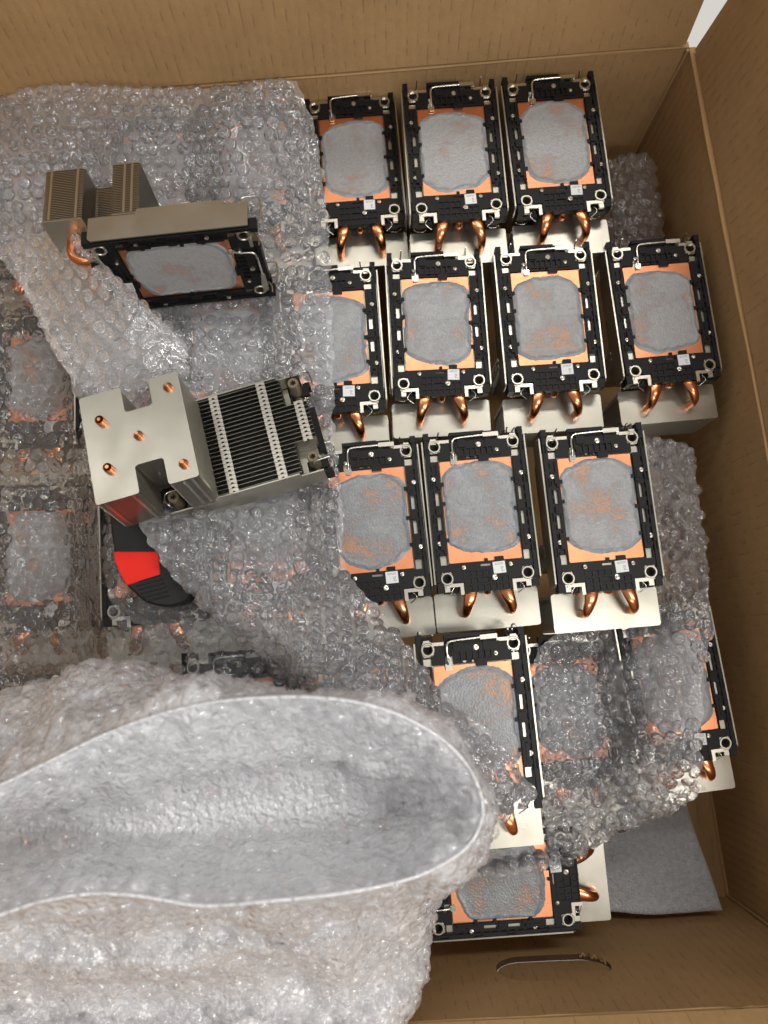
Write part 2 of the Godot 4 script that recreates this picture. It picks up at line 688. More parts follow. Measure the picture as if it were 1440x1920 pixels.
func lock_strip_mesh(z: float, x0: float, x1: float) -> ArrayMesh:
	var g := Geo.new()
	var x := x0
	while x < x1 - 2.0:
		var y := -21.0
		g.box((x + 0.12) * MM, (x + 2.9) * MM, (y - 0.35) * MM, y * MM, (z - 3.1) * MM, (z - 0.9) * MM)
		g.box((x + 0.12) * MM, (x + 2.9) * MM, (y - 0.35) * MM, y * MM, (z + 0.9) * MM, (z + 3.1) * MM)
		g.box((x + 1.3) * MM, (x + 3.04) * MM, (y - 0.28) * MM, (y + 0.35) * MM, (z - 0.9) * MM, (z + 0.9) * MM)
		x += 3.04
	return g.mesh()


func screw_mesh(x: float, z: float) -> Array:
	var g := Geo.new()
	var o := Vector3(x, 0, z) * MM
	# shank and rim of the head; local -y is up when the heatsink stands the right way
	g.lathe([Vector2(2.0, -0.004), Vector2(0.0046, -0.004), Vector2(0.0046, -0.008), Vector2(0.0038, -0.009), Vector2(0.0038, -0.0228), Vector2(0.0034, -0.0233)].slice(1), o, 22)
	var star := PackedVector2Array()
	for k in 36:
		var a := TAU * k / 36.0
		var r := 0.00185 + 0.00045 * cos(a * 6.0)
		star.append(Vector2(cos(a), sin(a)) * r)
	var base := g.v.size()
	for k in 36:
		var a := TAU * k / 36.0
		g.vert(o + Vector3(cos(a) * 0.0034, -0.0233, sin(a) * 0.0034), Vector3.DOWN)
		g.vert(o + Vector3(star[k].x, -0.0233, star[k].y), Vector3.DOWN)
	for k in 36:
		var a := base + k * 2
		var b := base + ((k + 1) % 36) * 2
		g.tri(a, b, b + 1, Vector3.DOWN)
		g.tri(a, b + 1, a + 1, Vector3.DOWN)
	for k in 36:
		var s0 := star[k]
		var s1 := star[(k + 1) % 36]
		g.quad(o + Vector3(s0.x, -0.0233, s0.y), o + Vector3(s1.x, -0.0233, s1.y), o + Vector3(s1.x, -0.0212, s1.y), o + Vector3(s0.x, -0.0212, s0.y), Vector3(-s0.x, 0, -s0.y).normalized())
	var d := Geo.new()
	d.lathe([Vector2(0.0, -0.0212), Vector2(0.0025, -0.0212)], o, 16)
	return [g.mesh(), d.mesh()]


func nut_mesh(x: float, z: float) -> ArrayMesh:
	var g := Geo.new()
	g.lathe([Vector2(0.0046, -0.004), Vector2(0.0046, 0.0014), Vector2(0.0042, 0.0019), Vector2(0.0034, 0.0019), Vector2(0.0030, 0.0015), Vector2(0.0028, -0.006)], Vector3(x, 0, z) * MM, 24)
	# flats of the flange
	var hex := PackedVector2Array()
	for k in 6:
		hex.append(Vector2(cos(TAU * k / 6.0), sin(TAU * k / 6.0)) * 0.0055 + Vector2(x, z) * MM)
	for k in 6:
		var a := hex[k]
		var b := hex[(k + 1) % 6]
		var m := (a + b) * 0.5 - Vector2(x, z) * MM
		var ca := Vector2(x, z) * MM + (a - Vector2(x, z) * MM).normalized() * 0.0045
		var cb := Vector2(x, z) * MM + (b - Vector2(x, z) * MM).normalized() * 0.0045
		g.quad(Vector3(a.x, 0.0008, a.y), Vector3(b.x, 0.0008, b.y), Vector3(cb.x, 0.0008, cb.y), Vector3(ca.x, 0.0008, ca.y), Vector3.UP)
		g.quad(Vector3(a.x, 0.0008, a.y), Vector3(b.x, 0.0008, b.y), Vector3(b.x, -0.003, b.y), Vector3(a.x, -0.003, a.y), Vector3(m.x, 0, m.y).normalized())
	return g.mesh()


func wire_mesh(p: Array, r: float, steps := 5) -> ArrayMesh:
	var g := Geo.new()
	var q := []
	for v in p:
		q.append(v * MM)
	g.tube(smooth_path(q, steps), [Vector2(r, r) * MM], 9)
	return g.mesh()


# thermal paste: a spread patch with a squeezed-out rim, worn through to the copper in places
func paste_mesh(seed_: int, wear: float, blue: float) -> ArrayMesh:
	var g := Geo.new()
	g.colored = true
	var f := FastNoiseLite.new()
	f.seed = seed_
	f.frequency = 0.09
	f.fractal_octaves = 4
	var e := FastNoiseLite.new()
	e.seed = seed_ + 50
	e.frequency = 0.035
	e.fractal_octaves = 2
	var fine := FastNoiseLite.new()
	fine.seed = seed_ + 99
	fine.frequency = 0.55
	fine.fractal_octaves = 3
	var r := RandomNumberGenerator.new()
	r.seed = seed_
	var wx := r.randf_range(25.2, 26.6)
	var top := r.randf_range(33.0, 35.4)
	var sidez := r.randf_range(18.5, 25.0)
	var ox := r.randf_range(-0.8, 0.8)
	var oz := r.randf_range(-1.2, 1.2)
	var rings := 34
	var seg := 110
	var pts := []
	var cols := []
	for j in rings + 1:
		var rr := float(j) / rings
		for k in seg + 1:
			var a := TAU * (k % seg) / seg
			var dx := cos(a)
			var dz := sin(a)
			# boundary: straight sides, domed ends
			var lim := 1e9
			if absf(dx) > 1e-4:
				lim = wx / absf(dx)
			# domed end: z = sidez + (top - sidez) * sqrt(1 - (x / wx)^2)
			var lo := 0.0
			var hi := 60.0
			for it in 16:
				var md := (lo + hi) * 0.5
				var x := absf(dx) * md
				var z := absf(dz) * md
				var inside := x < wx and z < sidez + (top - sidez) * pow(maxf(0.0, 1.0 - pow(x / wx, 2.2)), 0.55)
				if inside:
					lo = md
				else:
					hi = md
			lim = minf(lim, lo)
			lim += e.get_noise_2d(dx * 26.0, dz * 34.0) * 2.6 + f.get_noise_2d(dx * 120.0, dz * 120.0) * 0.8
			lim = minf(lim, 25.5 / maxf(absf(dx), 0.01))
			var x2 := ox + dx * lim * rr
			var z2 := oz + dz * lim * rr
			x2 = clampf(x2, -25.5, 25.5)
			var edge := (1.0 - rr) * lim      # mm from the rim
			var w := e.get_noise_2d(x2 * 0.9 + 300.0, z2 * 0.7) * 1.2 + f.get_noise_2d(x2 * 1.3, z2 * 1.3) * 0.5
			w += f.get_noise_2d(x2 * 0.35 + 700.0, z2 * 2.4) * 0.38
			var speck := fine.get_noise_2d(x2 * 1.1, z2 * 1.1)
			var bare := smoothstep(0.25, 1.05, w + wear - 0.26 + speck * 0.75) * smoothstep(1.6, 4.0, edge)
			var h := 0.24 + 0.10 * f.get_noise_2d(x2 * 2.0, z2 * 2.0) + 0.05 * speck - 0.10 * bare
			# squeezed-out lip
			var lipw := 1.9 + e.get_noise_2d(dx * 60.0 + 90.0, dz * 60.0) * 1.6
			var lip := exp(-pow((edge - lipw) / 0.75, 2.0)) * (0.75 + 0.5 * f.get_noise_2d(dx * 70.0, dz * 70.0 + 40.0))
			h += maxf(0.0, lip) + maxf(0.0, exp(-pow((edge - lipw * 2.1) / 0.5, 2.0)) * 0.5 * f.get_noise_2d(dx * 55.0 + 5.0, dz * 55.0))
			h *= smoothstep(-0.01, 0.9, edge)
			pts.append(Vector3(x2, maxf(h, 0.02) + 0.03, z2) * MM)
			var grey := Color(0.36, 0.365, 0.375).lerp(Color(0.20, 0.23, 0.265), clampf(blue + w * 0.5, 0.0, 1.0))
			grey = grey * (1.0 + 0.18 * speck + 0.12 * f.get_noise_2d(x2 * 3.0, z2 * 3.0))
			var warm := Color(0.36, 0.285, 0.25)
			var cu := Color(0.56, 0.285, 0.16)
			var c := grey.lerp(warm, clampf(bare * 1.2 + 0.25 * clampf(w + 0.3, 0.0, 1.0) * smoothstep(2.0, 5.0, edge), 0.0, 1.0)).lerp(cu, clampf((bare - 0.6) * 1.6 + speck * 0.4 * bare, 0.0, 0.75))
			c = c.lerp(Color(0.17, 0.19, 0.215), clampf(lip * 1.1, 0.0, 0.7))
			cols.append(Color(c.r, c.g, c.b, 1.0))
	g.grid(pts, rings + 1, seg + 1, false)
	for i in cols.size():
		g.c[i] = cols[i]
	# the polar grid may face down: make normals point up
	for i in g.n.size():
		if g.n[i].y < 0.0:
			g.n[i] = -g.n[i]
		if not g.n[i].is_finite() or g.n[i].length() < 0.5:
			g.n[i] = Vector3.UP
	g.rewind()
	return g.mesh()


func make_heatsink() -> Node3D:
	var t := Node3D.new()
	var g := Geo.new()
	var bp := []
	for q in [[-35.6, -41.0], [-22.4, -41.0], [-22.4, -50.5], [22.4, -50.5], [22.4, -41.0], [35.6, -41.0], [35.6, 41.0], [22.4, 41.0], [22.4, 49.0], [-22.4, 49.0], [-22.4, 41.0], [-35.6, 41.0]]:
		bp.append(Vector2(q[0], q[1]) * MM)
	g.prism(rounded(bp, 0.5 * MM, 2), -3.9 * MM, -1.0 * MM)
	part("base_plate", g.mesh(), mats.nickel, t)
	g = Geo.new()
	g.prism(rect_poly(-25.7, 25.7, -36.3, 36.8, 1.5), -2.0 * MM, 0.0, Transform3D.IDENTITY, 0.0003)
	part("copper_plate", g.mesh(), mats.copper, t)
	part("thermal_paste", paste_mesh(1, 0.2, 0.3), mats.paste, t)
	var fr := part("carrier_frame", frame_mesh(), mats.black, t)
	# metal brackets that hold the nuts
	for q in [[-1.0, -1.0], [1.0, -1.0], [1.0, 1.0], [-1.0, 1.0]]:
		g = Geo.new()
		var sx: float = q[0]
		if q[1] > 0:
			g.box(minf(17.0 * sx, 29.0 * sx) * MM, maxf(17.0 * sx, 29.0 * sx) * MM, -0.6 * MM, 0.6 * MM, 50.6 * MM, 53.0 * MM)
			g.box(minf(17.0 * sx, 19.4 * sx) * MM, maxf(17.0 * sx, 19.4 * sx) * MM, -0.6 * MM, 0.5 * MM, 53.0 * MM, 58.6 * MM)
			g.box(minf(26.5 * sx, 30.0 * sx) * MM, maxf(26.5 * sx, 30.0 * sx) * MM, -3.0 * MM, -0.4 * MM, 50.5 * MM, 56.0 * MM)
		else:
			g.box(minf(17.4 * sx, 25.0 * sx) * MM, maxf(17.4 * sx, 25.0 * sx) * MM, 0.2 * MM, 1.8 * MM, -51.4 * MM, -49.2 * MM)
			g.box(minf(26.5 * sx, 30.5 * sx) * MM, maxf(26.5 * sx, 30.5 * sx) * MM, -0.6 * MM, 0.8 * MM, -53.0 * MM, -49.0 * MM)
		part("nut_bracket", g.mesh(), mats.nut, t)
		part("mounting_nut", nut_mesh(28.0 * sx, 47.0 * q[1]), mats.nut, t)
		# dark bore
		g = Geo.new()
		g.lathe([Vector2(0.0, -0.0052), Vector2(0.0029, -0.0052)], Vector3(28.0 * sx, 0, 47.0 * q[1]) * MM, 14)
		part("nut_bore", g.mesh(), mats.dark, t)
	# corner posts of the black frame and floors of the spring pockets
	for sx in [-1.0, 1.0]:
		for q in [["corner_post", 30.5, 35.2, -9.0, 1.0, 49.6, 56.5], ["pocket_floor", 20.0, 30.4, -9.0, -4.5, 49.6, 57.0], ["corner_post", 31.6, 35.4, -6.0, 2.6, -57.0, -52.1], ["pocket_floor", 24.0, 31.5, -9.0, -6.2, -55.5, -43.0], ["pocket_floor", 23.0, 32.0, -9.0, -6.2, 42.6, 49.5]]:
			g = Geo.new()
			g.box(minf(q[1] * sx, q[2] * sx) * MM, maxf(q[1] * sx, q[2] * sx) * MM, q[3] * MM, q[4] * MM, q[5] * MM, q[6] * MM)
			part(q[0], g.mesh(), mats.black, t)
	# spring wires
	for sx in [-1.0, 1.0]:
		part("spring_wire", wire_mesh([Vector3(22.5 * sx, -0.8, 55.5), Vector3(22.0 * sx, -3.5, 52.0), Vector3(25.5 * sx, -4.0, 56.5), Vector3(21.0 * sx, -6.5, 60.0)], 0.42), mats.wire, t)
		part("spring_wire", wire_mesh([Vector3(26.0 * sx, -4.0, -49.0), Vector3(25.0 * sx, -2.0, -54.0), Vector3(24.5 * sx, 2.5, -56.0), Vector3(24.5 * sx, 7.0, -56.2)], 0.5), mats.wire, t)
		part("wire_bail", wire_mesh([Vector3(33.0 * sx, -8, -47), Vector3(33.0 * sx, -22, -46.5), Vector3(32.8 * sx, -25.5, -48.5), Vector3(32.6 * sx, -26.0, -55), Vector3(32.4 * sx, -24.5, -58.5), Vector3(32.2 * sx, -15, -59.5), Vector3(32.0 * sx, -6, -58.5)], 0.65), mats.wire, t)
		var arch := [Vector3(23.2 * sx, -20.5, 44.0), Vector3(23.4 * sx, -21.5, 50.0), Vector3(25.5 * sx, -21.8, 52.6), Vector3(30.0 * sx, -21.8, 52.8), Vector3(33.0 * sx, -21.5, 50.5), Vector3(33.4 * sx, -12.0, 49.0)]
		part("wire_bail", wire_mesh(arch, 0.6), mats.wire, t)
	# lever wire with its two flattened ends
	g = Geo.new()
	var lw := [Vector3(-14.6, 1.2, -37.0), Vector3(-14.6, 2.6, -41.0), Vector3(-14.6, 3.0, -47.5), Vector3(-13.6, 3.4, -50.6), Vector3(-10.6, 3.6, -51.8), Vector3(0, 3.8, -52.2), Vector3(8.5, 3.8, -52.4)]
	for i in lw.size():
		lw[i] *= MM
	g.tube(smooth_path(lw, 5), [Vector2(0.85, 0.85) * MM], 10)
	var lever := part("lever_wire", g.mesh(), mats.wire, t)
	g = Geo.new()
	g.prism(rect_poly(-16.6, -12.6, -37.6, -33.4, 0.9), 0.6 * MM, 1.5 * MM)
	part("lever_tip", g.mesh(), mats.wire, lever)
	g = Geo.new()
	g.prism(rect_poly(7.6, 18.8, -53.9, -50.9, 0.5), 2.9 * MM, 4.6 * MM)
	part("lever_grip", g.mesh(), mats.nut, lever)
	# pale locating pins
	g = Geo.new()
	for p in [[-15.6, -41.6, 1.25], [15.8, -41.6, 1.35], [3.2, -46.4, 1.8], [-16.0, 40.2, 1.4], [16.6, 40.2, 1.4], [4.6, 48.6, 1.8], [-31.0, -23.5, 1.5], [31.0, -23.5, 1.5], [-30.9, 22.4, 1.5], [31.0, 22.4, 1.6]]:
		g.lathe([Vector2(p[2] * MM, -0.001), Vector2(p[2] * MM, 0.0029), Vector2(p[2] * 0.55 * MM, 0.0031), Vector2(0.0, 0.0028 if p[2] > 1.45 else 0.0020)], Vector3(p[0], 0, p[1]) * MM, 14)
	var pins := part("locating_pins", g.mesh(), mats.nut, fr)
	pins.set_meta("kind", "stuff")
	# sticker
	g = Geo.new()
	g.quad(Vector3(5.2, 2.05, 37.9) * MM, Vector3(13.8, 2.05, 37.9) * MM, Vector3(13.8, 2.05, 46.0) * MM, Vector3(5.2, 2.05, 46.0) * MM, Vector3.UP)
	g.box(5.2 * MM, 13.8 * MM, 1.6 * MM, 2.0 * MM, 37.9 * MM, 46.0 * MM)
	part("sticker", g.mesh(), mats.sticker, t)
	part("side_plate", side_mesh(-1.0), mats.nickel, t)
	part("side_plate", side_mesh(1.0), mats.nickel, t)
	var lf := part("low_fins", low_fins_mesh(), mats.low_fin, t)
	lf.set_meta("kind", "stuff")
	part("lock_strip", lock_strip_mesh(8.0, -36.4, 36.4), mats.nut, t)
	part("lock_strip", lock_strip_mesh(-25.0, -36.4, 36.4), mats.nut, t)
	part("lock_strip", lock_strip_mesh(-47.0, -15.2, 15.4), mats.nut, t)
	var tower := part("fin_tower", fin_tower_mesh(), mats.fin, t)
	part("tower_plate", tower_plate_mesh(-19.2, -18.2), mats.nickel, tower)
	part("tower_plate", tower_plate_mesh(-61.4, -60.5), mats.nickel, tower)
	part("heat_pipe", pipe_mesh(-1.0), mats.pipe, t)
	part("heat_pipe", pipe_mesh(1.0), mats.pipe, t)
	part("heat_pipe", straight_pipe(0.0, 50.0, 0.0, true), mats.pipe, t)
	part("heat_pipe", straight_pipe(-27.0, 26.5, -8.0, false), mats.pipe, t)
	part("heat_pipe", straight_pipe(27.0, 26.5, -8.0, false), mats.pipe, t)
	for q in [[-28, -47], [28, -47], [28, 47], [-28, 47]]:
		var sm := screw_mesh(q[0], q[1])
		var sc := part("captive_screw", sm[0], mats.screw, t)
		part("screw_recess", sm[1], mats.dark, sc)
	return t


var heatsink_proto: Node3D
var heatsink_seed := 10


func place_heatsink(label: String, tr: Transform3D, wear: float, blue := 0.3, group := "heatsinks packed in rows") -> Node3D:
	var o: Node3D = heatsink_proto.duplicate()
	o.name = numbered("heatsink")
	add_child(o)
	o.transform = tr
	tag(o, label, "heatsink", group)
	heatsink_seed += 7
	rng.seed = heatsink_seed
	var st: Node3D = o.get_node("sticker")
	var turn := Basis(Vector3.UP, rng.randf_range(-0.07, 0.07))
	var mid := Vector3(9.5, 0, 42) * MM
	st.transform = Transform3D(turn, mid - turn * mid + Vector3(rng.randf_range(-0.9, 0.9), 0, rng.randf_range(-0.5, 0.5)) * MM)
	var lv: Node3D = o.get_node("lever_wire")
	lv.transform = Transform3D(Basis(Vector3.UP, rng.randf_range(-0.02, 0.02)), Vector3(rng.randf_range(-0.5, 0.6), rng.randf_range(0.0, 0.4), 0) * MM)
	(o.get_node("thermal_paste") as MeshInstance3D).mesh = paste_mesh(heatsink_seed, wear, blue)
	return o


func at_yaw(x: float, y: float, z: float, yaw: float, roll := 0.0, pitch := 0.0) -> Transform3D:
	return Transform3D(Basis(Vector3.UP, yaw) * Basis(Vector3.BACK, roll) * Basis(Vector3.RIGHT, pitch), Vector3(x, y, z))


# ---------------------------------------------------------------- bubble wrap
func make_bubbles() -> void:
	var f := FastNoiseLite.new()
	f.frequency = 1.1
	f.fractal_octaves = 3
	for k in 16:
		f.seed = 500 + k
		var r := RandomNumberGenerator.new()
		r.seed = 900 + k
		var limp := r.randf_range(0.0, 0.75)
		var da := r.randf() * TAU
		var height := r.randf_range(0.48, 0.72)
		var g := Geo.new()
		var radii := [0.0, 0.22, 0.42, 0.6, 0.75, 0.87, 0.95, 1.0]
		var seg := 20
		var pts := []
		for rr in radii:
			for s in seg + 1:
				var a := TAU * (s % seg) / seg
				var x: float = cos(a) * rr
				var z: float = sin(a) * rr
				var h := height * pow(maxf(0.0, 1.0 - pow(rr, 3.6)), 0.62)
				var side := 0.5 + 0.5 * (x * cos(da) + z * sin(da))
				h *= 1.0 - limp * 0.75 * smoothstep(0.25, 0.75, side)
				h += (f.get_noise_2d(x * 1.2, z * 1.2) * 0.42 - absf(f.get_noise_2d(x * 2.2 + 9.0, z * 2.2)) * 0.42) * (1.0 - rr * rr) * (0.45 + limp)
				pts.append(Vector3(x, maxf(h, 0.0), z))
		g.grid(pts, radii.size(), seg + 1)
		for i in g.n.size():
			if g.n[i].y < 0.0:
				g.n[i] = -g.n[i]
			if g.n[i].length() < 0.5:
				g.n[i] = Vector3.UP
		g.rewind()
		bubble_meshes.append(g.mesh())


func surface_point(rows: Array, s: float, t: float) -> Vector3:
	var nr := rows.size()
	var nc: int = rows[0].size()
	var ft := clampf(t, 0.0, 1.0) * (nr - 1)
	var j := mini(int(ft), nr - 2)
	var fs := clampf(s, 0.0, 1.0) * (nc - 1)
	var i := mini(int(fs), nc - 2)
	var wt := ft - j
	var ws := fs - i
	var c := []
	for d in [-1, 0, 1, 2]:
		var row: Array = rows[clampi(j + d, 0, nr - 1)]
		var a: Vector3 = row[i]
		c.append(a.cubic_interpolate(row[i + 1], row[maxi(i - 1, 0)], row[mini(i + 2, nc - 1)], ws))
	var p: Vector3 = c[1]
	return p.cubic_interpolate(c[2], c[0], c[3], wt)


func in_frame(p: Vector3) -> bool:
	var d := p - EYE
	var depth := d.dot(Vector3(0, -0.9857, -0.1685))
	if depth <= 0.02:
		return false
	var x := d.x / depth
	var y := d.dot(Vector3(0, 0.1685, -0.9857)) / depth
	return absf(x) < 0.50 and absf(y) < 0.666


# o: {rough: metres of crumple, fold: metres of slow waves, film, bubble, step, side, radius, singles}
func wrap_sheet(owner_: Node3D, rows: Array, o: Dictionary) -> void:
	var step: float = o.get("step", 0.0021)
	var lt := 0.0
	var ls := 0.0
	var nr := rows.size()
	var nc: int = rows[0].size()
	for j in nr - 1:
		lt += (rows[j][nc / 2] as Vector3).distance_to(rows[j + 1][nc / 2])
	for i in nc - 1:
		ls += (rows[nr / 2][i] as Vector3).distance_to(rows[nr / 2][i + 1])
	var ct := maxi(int(lt / step), 8)
	var cs := maxi(int(ls / step), 8)
	var pts := []
	pts.resize((ct + 1) * (cs + 1))
	for j in ct + 1:
		for i in cs + 1:
			pts[j * (cs + 1) + i] = surface_point(rows, float(i) / cs, float(j) / ct)
	# crumple along the normal
	var sgn: float = o.get("side", 1.0)
	var moved := pts.duplicate()
	var rough: float = o.get("rough", 0.003)
	var wave: float = o.get("fold", 0.004)
	var pinned: bool = o.get("pinned", false)
	var w := cs + 1
	for j in ct + 1:
		for i in w:
			var a: Vector3 = pts[j * w + mini(i + 1, cs)] - pts[j * w + maxi(i - 1, 0)]
			var b: Vector3 = pts[mini(j + 1, ct) * w + i] - pts[maxi(j - 1, 0) * w + i]
			var nn := b.cross(a).normalized() * sgn
			var p: Vector3 = pts[j * w + i]
			var q := Vector3(p.x, p.y * 0.4, p.z)
			var k := (0.35 - absf(crumple.get_noise_3dv(q * 42.0))) * 2.0
			var k2 := fold.get_noise_3dv(q * 14.0)
			k += (0.3 - absf(crumple.get_noise_3dv(q * 105.0))) * 0.7
			var m := clampf(float(mini(j, ct - j)) * step / 0.008 + 0.35, 0.0, 1.0)
			if pinned:
				m = smoothstep(0.0, 0.022, j * step) * smoothstep(0.0, 0.016, (ct - j) * step)
			moved[j * w + i] = p + nn * (k * rough + k2 * wave) * m
	# ragged border
	for j in ct + 1:
		for i in [0, cs]:
			var p: Vector3 = moved[j * w + i]
			var inn: Vector3 = moved[j * w + (1 if i == 0 else cs - 1)]
			moved[j * w + i] = p + (p - inn).normalized() * fold.get_noise_3dv(p * 90.0) * 0.004
	var g := Geo.new()
	g.grid(moved, ct + 1, w, sgn < 0.0)
	var film := part("film", g.mesh(), mats["film_" + o.get("look", "hazy")], owner_)
	# bubbles on a staggered lattice
	var rad: float = o.get("radius", 0.0047)
	var pitch := rad * 2.14
	var places := []
	var tt: float = pitch * 0.55 + o.get("margin", 0.0)
	var odd := false
	var r := RandomNumberGenerator.new()
	r.seed = o.get("seed", 5)
	while tt < lt - pitch * 0.4:
		var j := clampi(int(tt / lt * ct), 1, ct - 1)
		var length := 0.0
		var next := pitch * (0.5 if odd else 1.0)
		for i in cs:
			var p: Vector3 = moved[j * w + i]
			var q: Vector3 = moved[j * w + i + 1]
			length += (pts[j * w + i] as Vector3).distance_to(pts[j * w + i + 1])
			if length >= next:
				next += pitch
				if i < 2 or i > cs - 3:
					continue
				var a: Vector3 = (moved[j * w + mini(i + 2, cs)] - moved[j * w + maxi(i - 2, 0)]).normalized()
				var b: Vector3 = moved[mini(j + 2, ct) * w + i] - moved[maxi(j - 2, 0) * w + i]
				var nn := b.cross(a).normalized() * sgn
				if nn.length() < 0.5:
					continue
				nn = (nn + Vector3(r.randf_range(-1, 1), r.randf_range(-1, 1), r.randf_range(-1, 1)) * 0.30).normalized()
				b = a.cross(nn).normalized()
				a = nn.cross(b).normalized()
				var bs := Basis(a, nn, b) * Basis(Vector3.UP, r.randf() * TAU)
				var sz := rad * r.randf_range(0.92, 1.05)
				var tall: float = o.get("tall", 1.0)
				bs = bs.scaled_local(Vector3(sz, sz * r.randf_range(0.75, 1.2) * tall, sz))
				places.append([Transform3D(bs, p.lerp(q, 0.5)), r.randi() % bubble_meshes.size()])
		tt += pitch * 0.866
		odd = not odd
	var singles: int = o.get("singles", 300)
	for e in places:
		var p: Vector3 = e[0].origin
		e.append((p - EYE).length() if in_frame(p) else 9.0)
	places.sort_custom(func(x, y): return x[2] < y[2])
	var mat: Material = mats["bubble_" + o.get("look", "hazy")]
	var rest := {}
	for i in places.size():
		var e: Array = places[i]
		if i < singles and e[2] < 8.0:
			var b := part("bubble", bubble_meshes[e[1]], mat, owner_)
			b.transform = e[0]
		else:
			rest.get_or_add(e[1], []).append(e[0])
	for k in rest:
		var mm := MultiMesh.new()
		mm.transform_format = MultiMesh.TRANSFORM_3D
		mm.mesh = bubble_meshes[k]
		mm.instance_count = rest[k].size()
		for i in rest[k].size():
			mm.set_instance_transform(i, rest[k][i])
		var mi := MultiMeshInstance3D.new()
		mi.multimesh = mm
		mi.material_override = mat
		mi.name = "bubble_field" if owner_.get_meta("n_field", 0) == 0 else "bubble_field_%03d" % owner_.get_meta("n_field", 0)
		owner_.set_meta("n_field", owner_.get_meta("n_field", 0) + 1)
		mi.set_meta("kind", "stuff")
		owner_.add_child(mi, true)


# ---------------------------------------------------------------- cardboard
# a board between two top corners; lean is the outward offset of the far edge
func board(called: String, p0: Vector3, p1: Vector3, q0: Vector3, q1: Vector3, out: Vector3, parent: Node, bulge := 0.002, seed_ := 1, thick := 0.005) -> MeshInstance3D:
	# p0-p1: near edge, q0-q1: far edge (p0 to q0 is the flute direction)
	var g := Geo.new()
	var f := FastNoiseLite.new()
	f.seed = seed_
	f.frequency = 3.0
	f.fractal_octaves = 3
	var cs := 48
	var ct := 24
	for side in 2:
		var pts := []
		var uvs := []
		for j in ct + 1:
			var t := float(j) / ct
			for i in cs + 1:
				var s := float(i) / cs
				var p := p0.lerp(p1, s).lerp(q0.lerp(q1, s), t)
				var m := minf(1.0, minf(t, 1.0 - t) * 8.0)
				pts.append(p + out * (f.get_noise_3dv(p) * bulge * m + (thick if side == 1 else 0.0)))
				uvs.append(Vector2(s * p0.distance_to(p1), t * p0.distance_to(q0)) / CARD_M)
		g.grid(pts, ct + 1, cs + 1, false, uvs)
	var e := func(a: Vector3, b: Vector3, n: Vector3): g.quad(a, b, b + out * thick, a + out * thick, n)
	e.call(p0, p1, (p0 - q0).normalized())
	e.call(q0, q1, (q0 - p0).normalized())
	e.call(p0, q0, (p0 - p1).normalized())
	e.call(p1, q1, (p1 - p0).normalized())
	return part(called, g.mesh(), mats.card, parent)


func crease(called: String, a: Vector3, b: Vector3, r: float, parent: Node, seed_ := 3) -> void:
	var g := Geo.new()
	var f := FastNoiseLite.new()
	f.seed = seed_
	f.frequency = 9.0
	var pts := []
	var rad := []
	for k in 41:
		var p := a.lerp(b, k / 40.0)
		pts.append(p + Vector3(f.get_noise_3dv(p), f.get_noise_3dv(p + Vector3.ONE), f.get_noise_3dv(p + Vector3.ONE * 2.0)) * 0.0012)
		rad.append(Vector2(r, r))
	g.tube(pts, rad, 10)
	for i in g.uv.size():
		g.uv[i] = Vector2(g.uv[i].x * 0.02, g.uv[i].y * 0.01)
	part(called, g.mesh(), mats.card, parent)


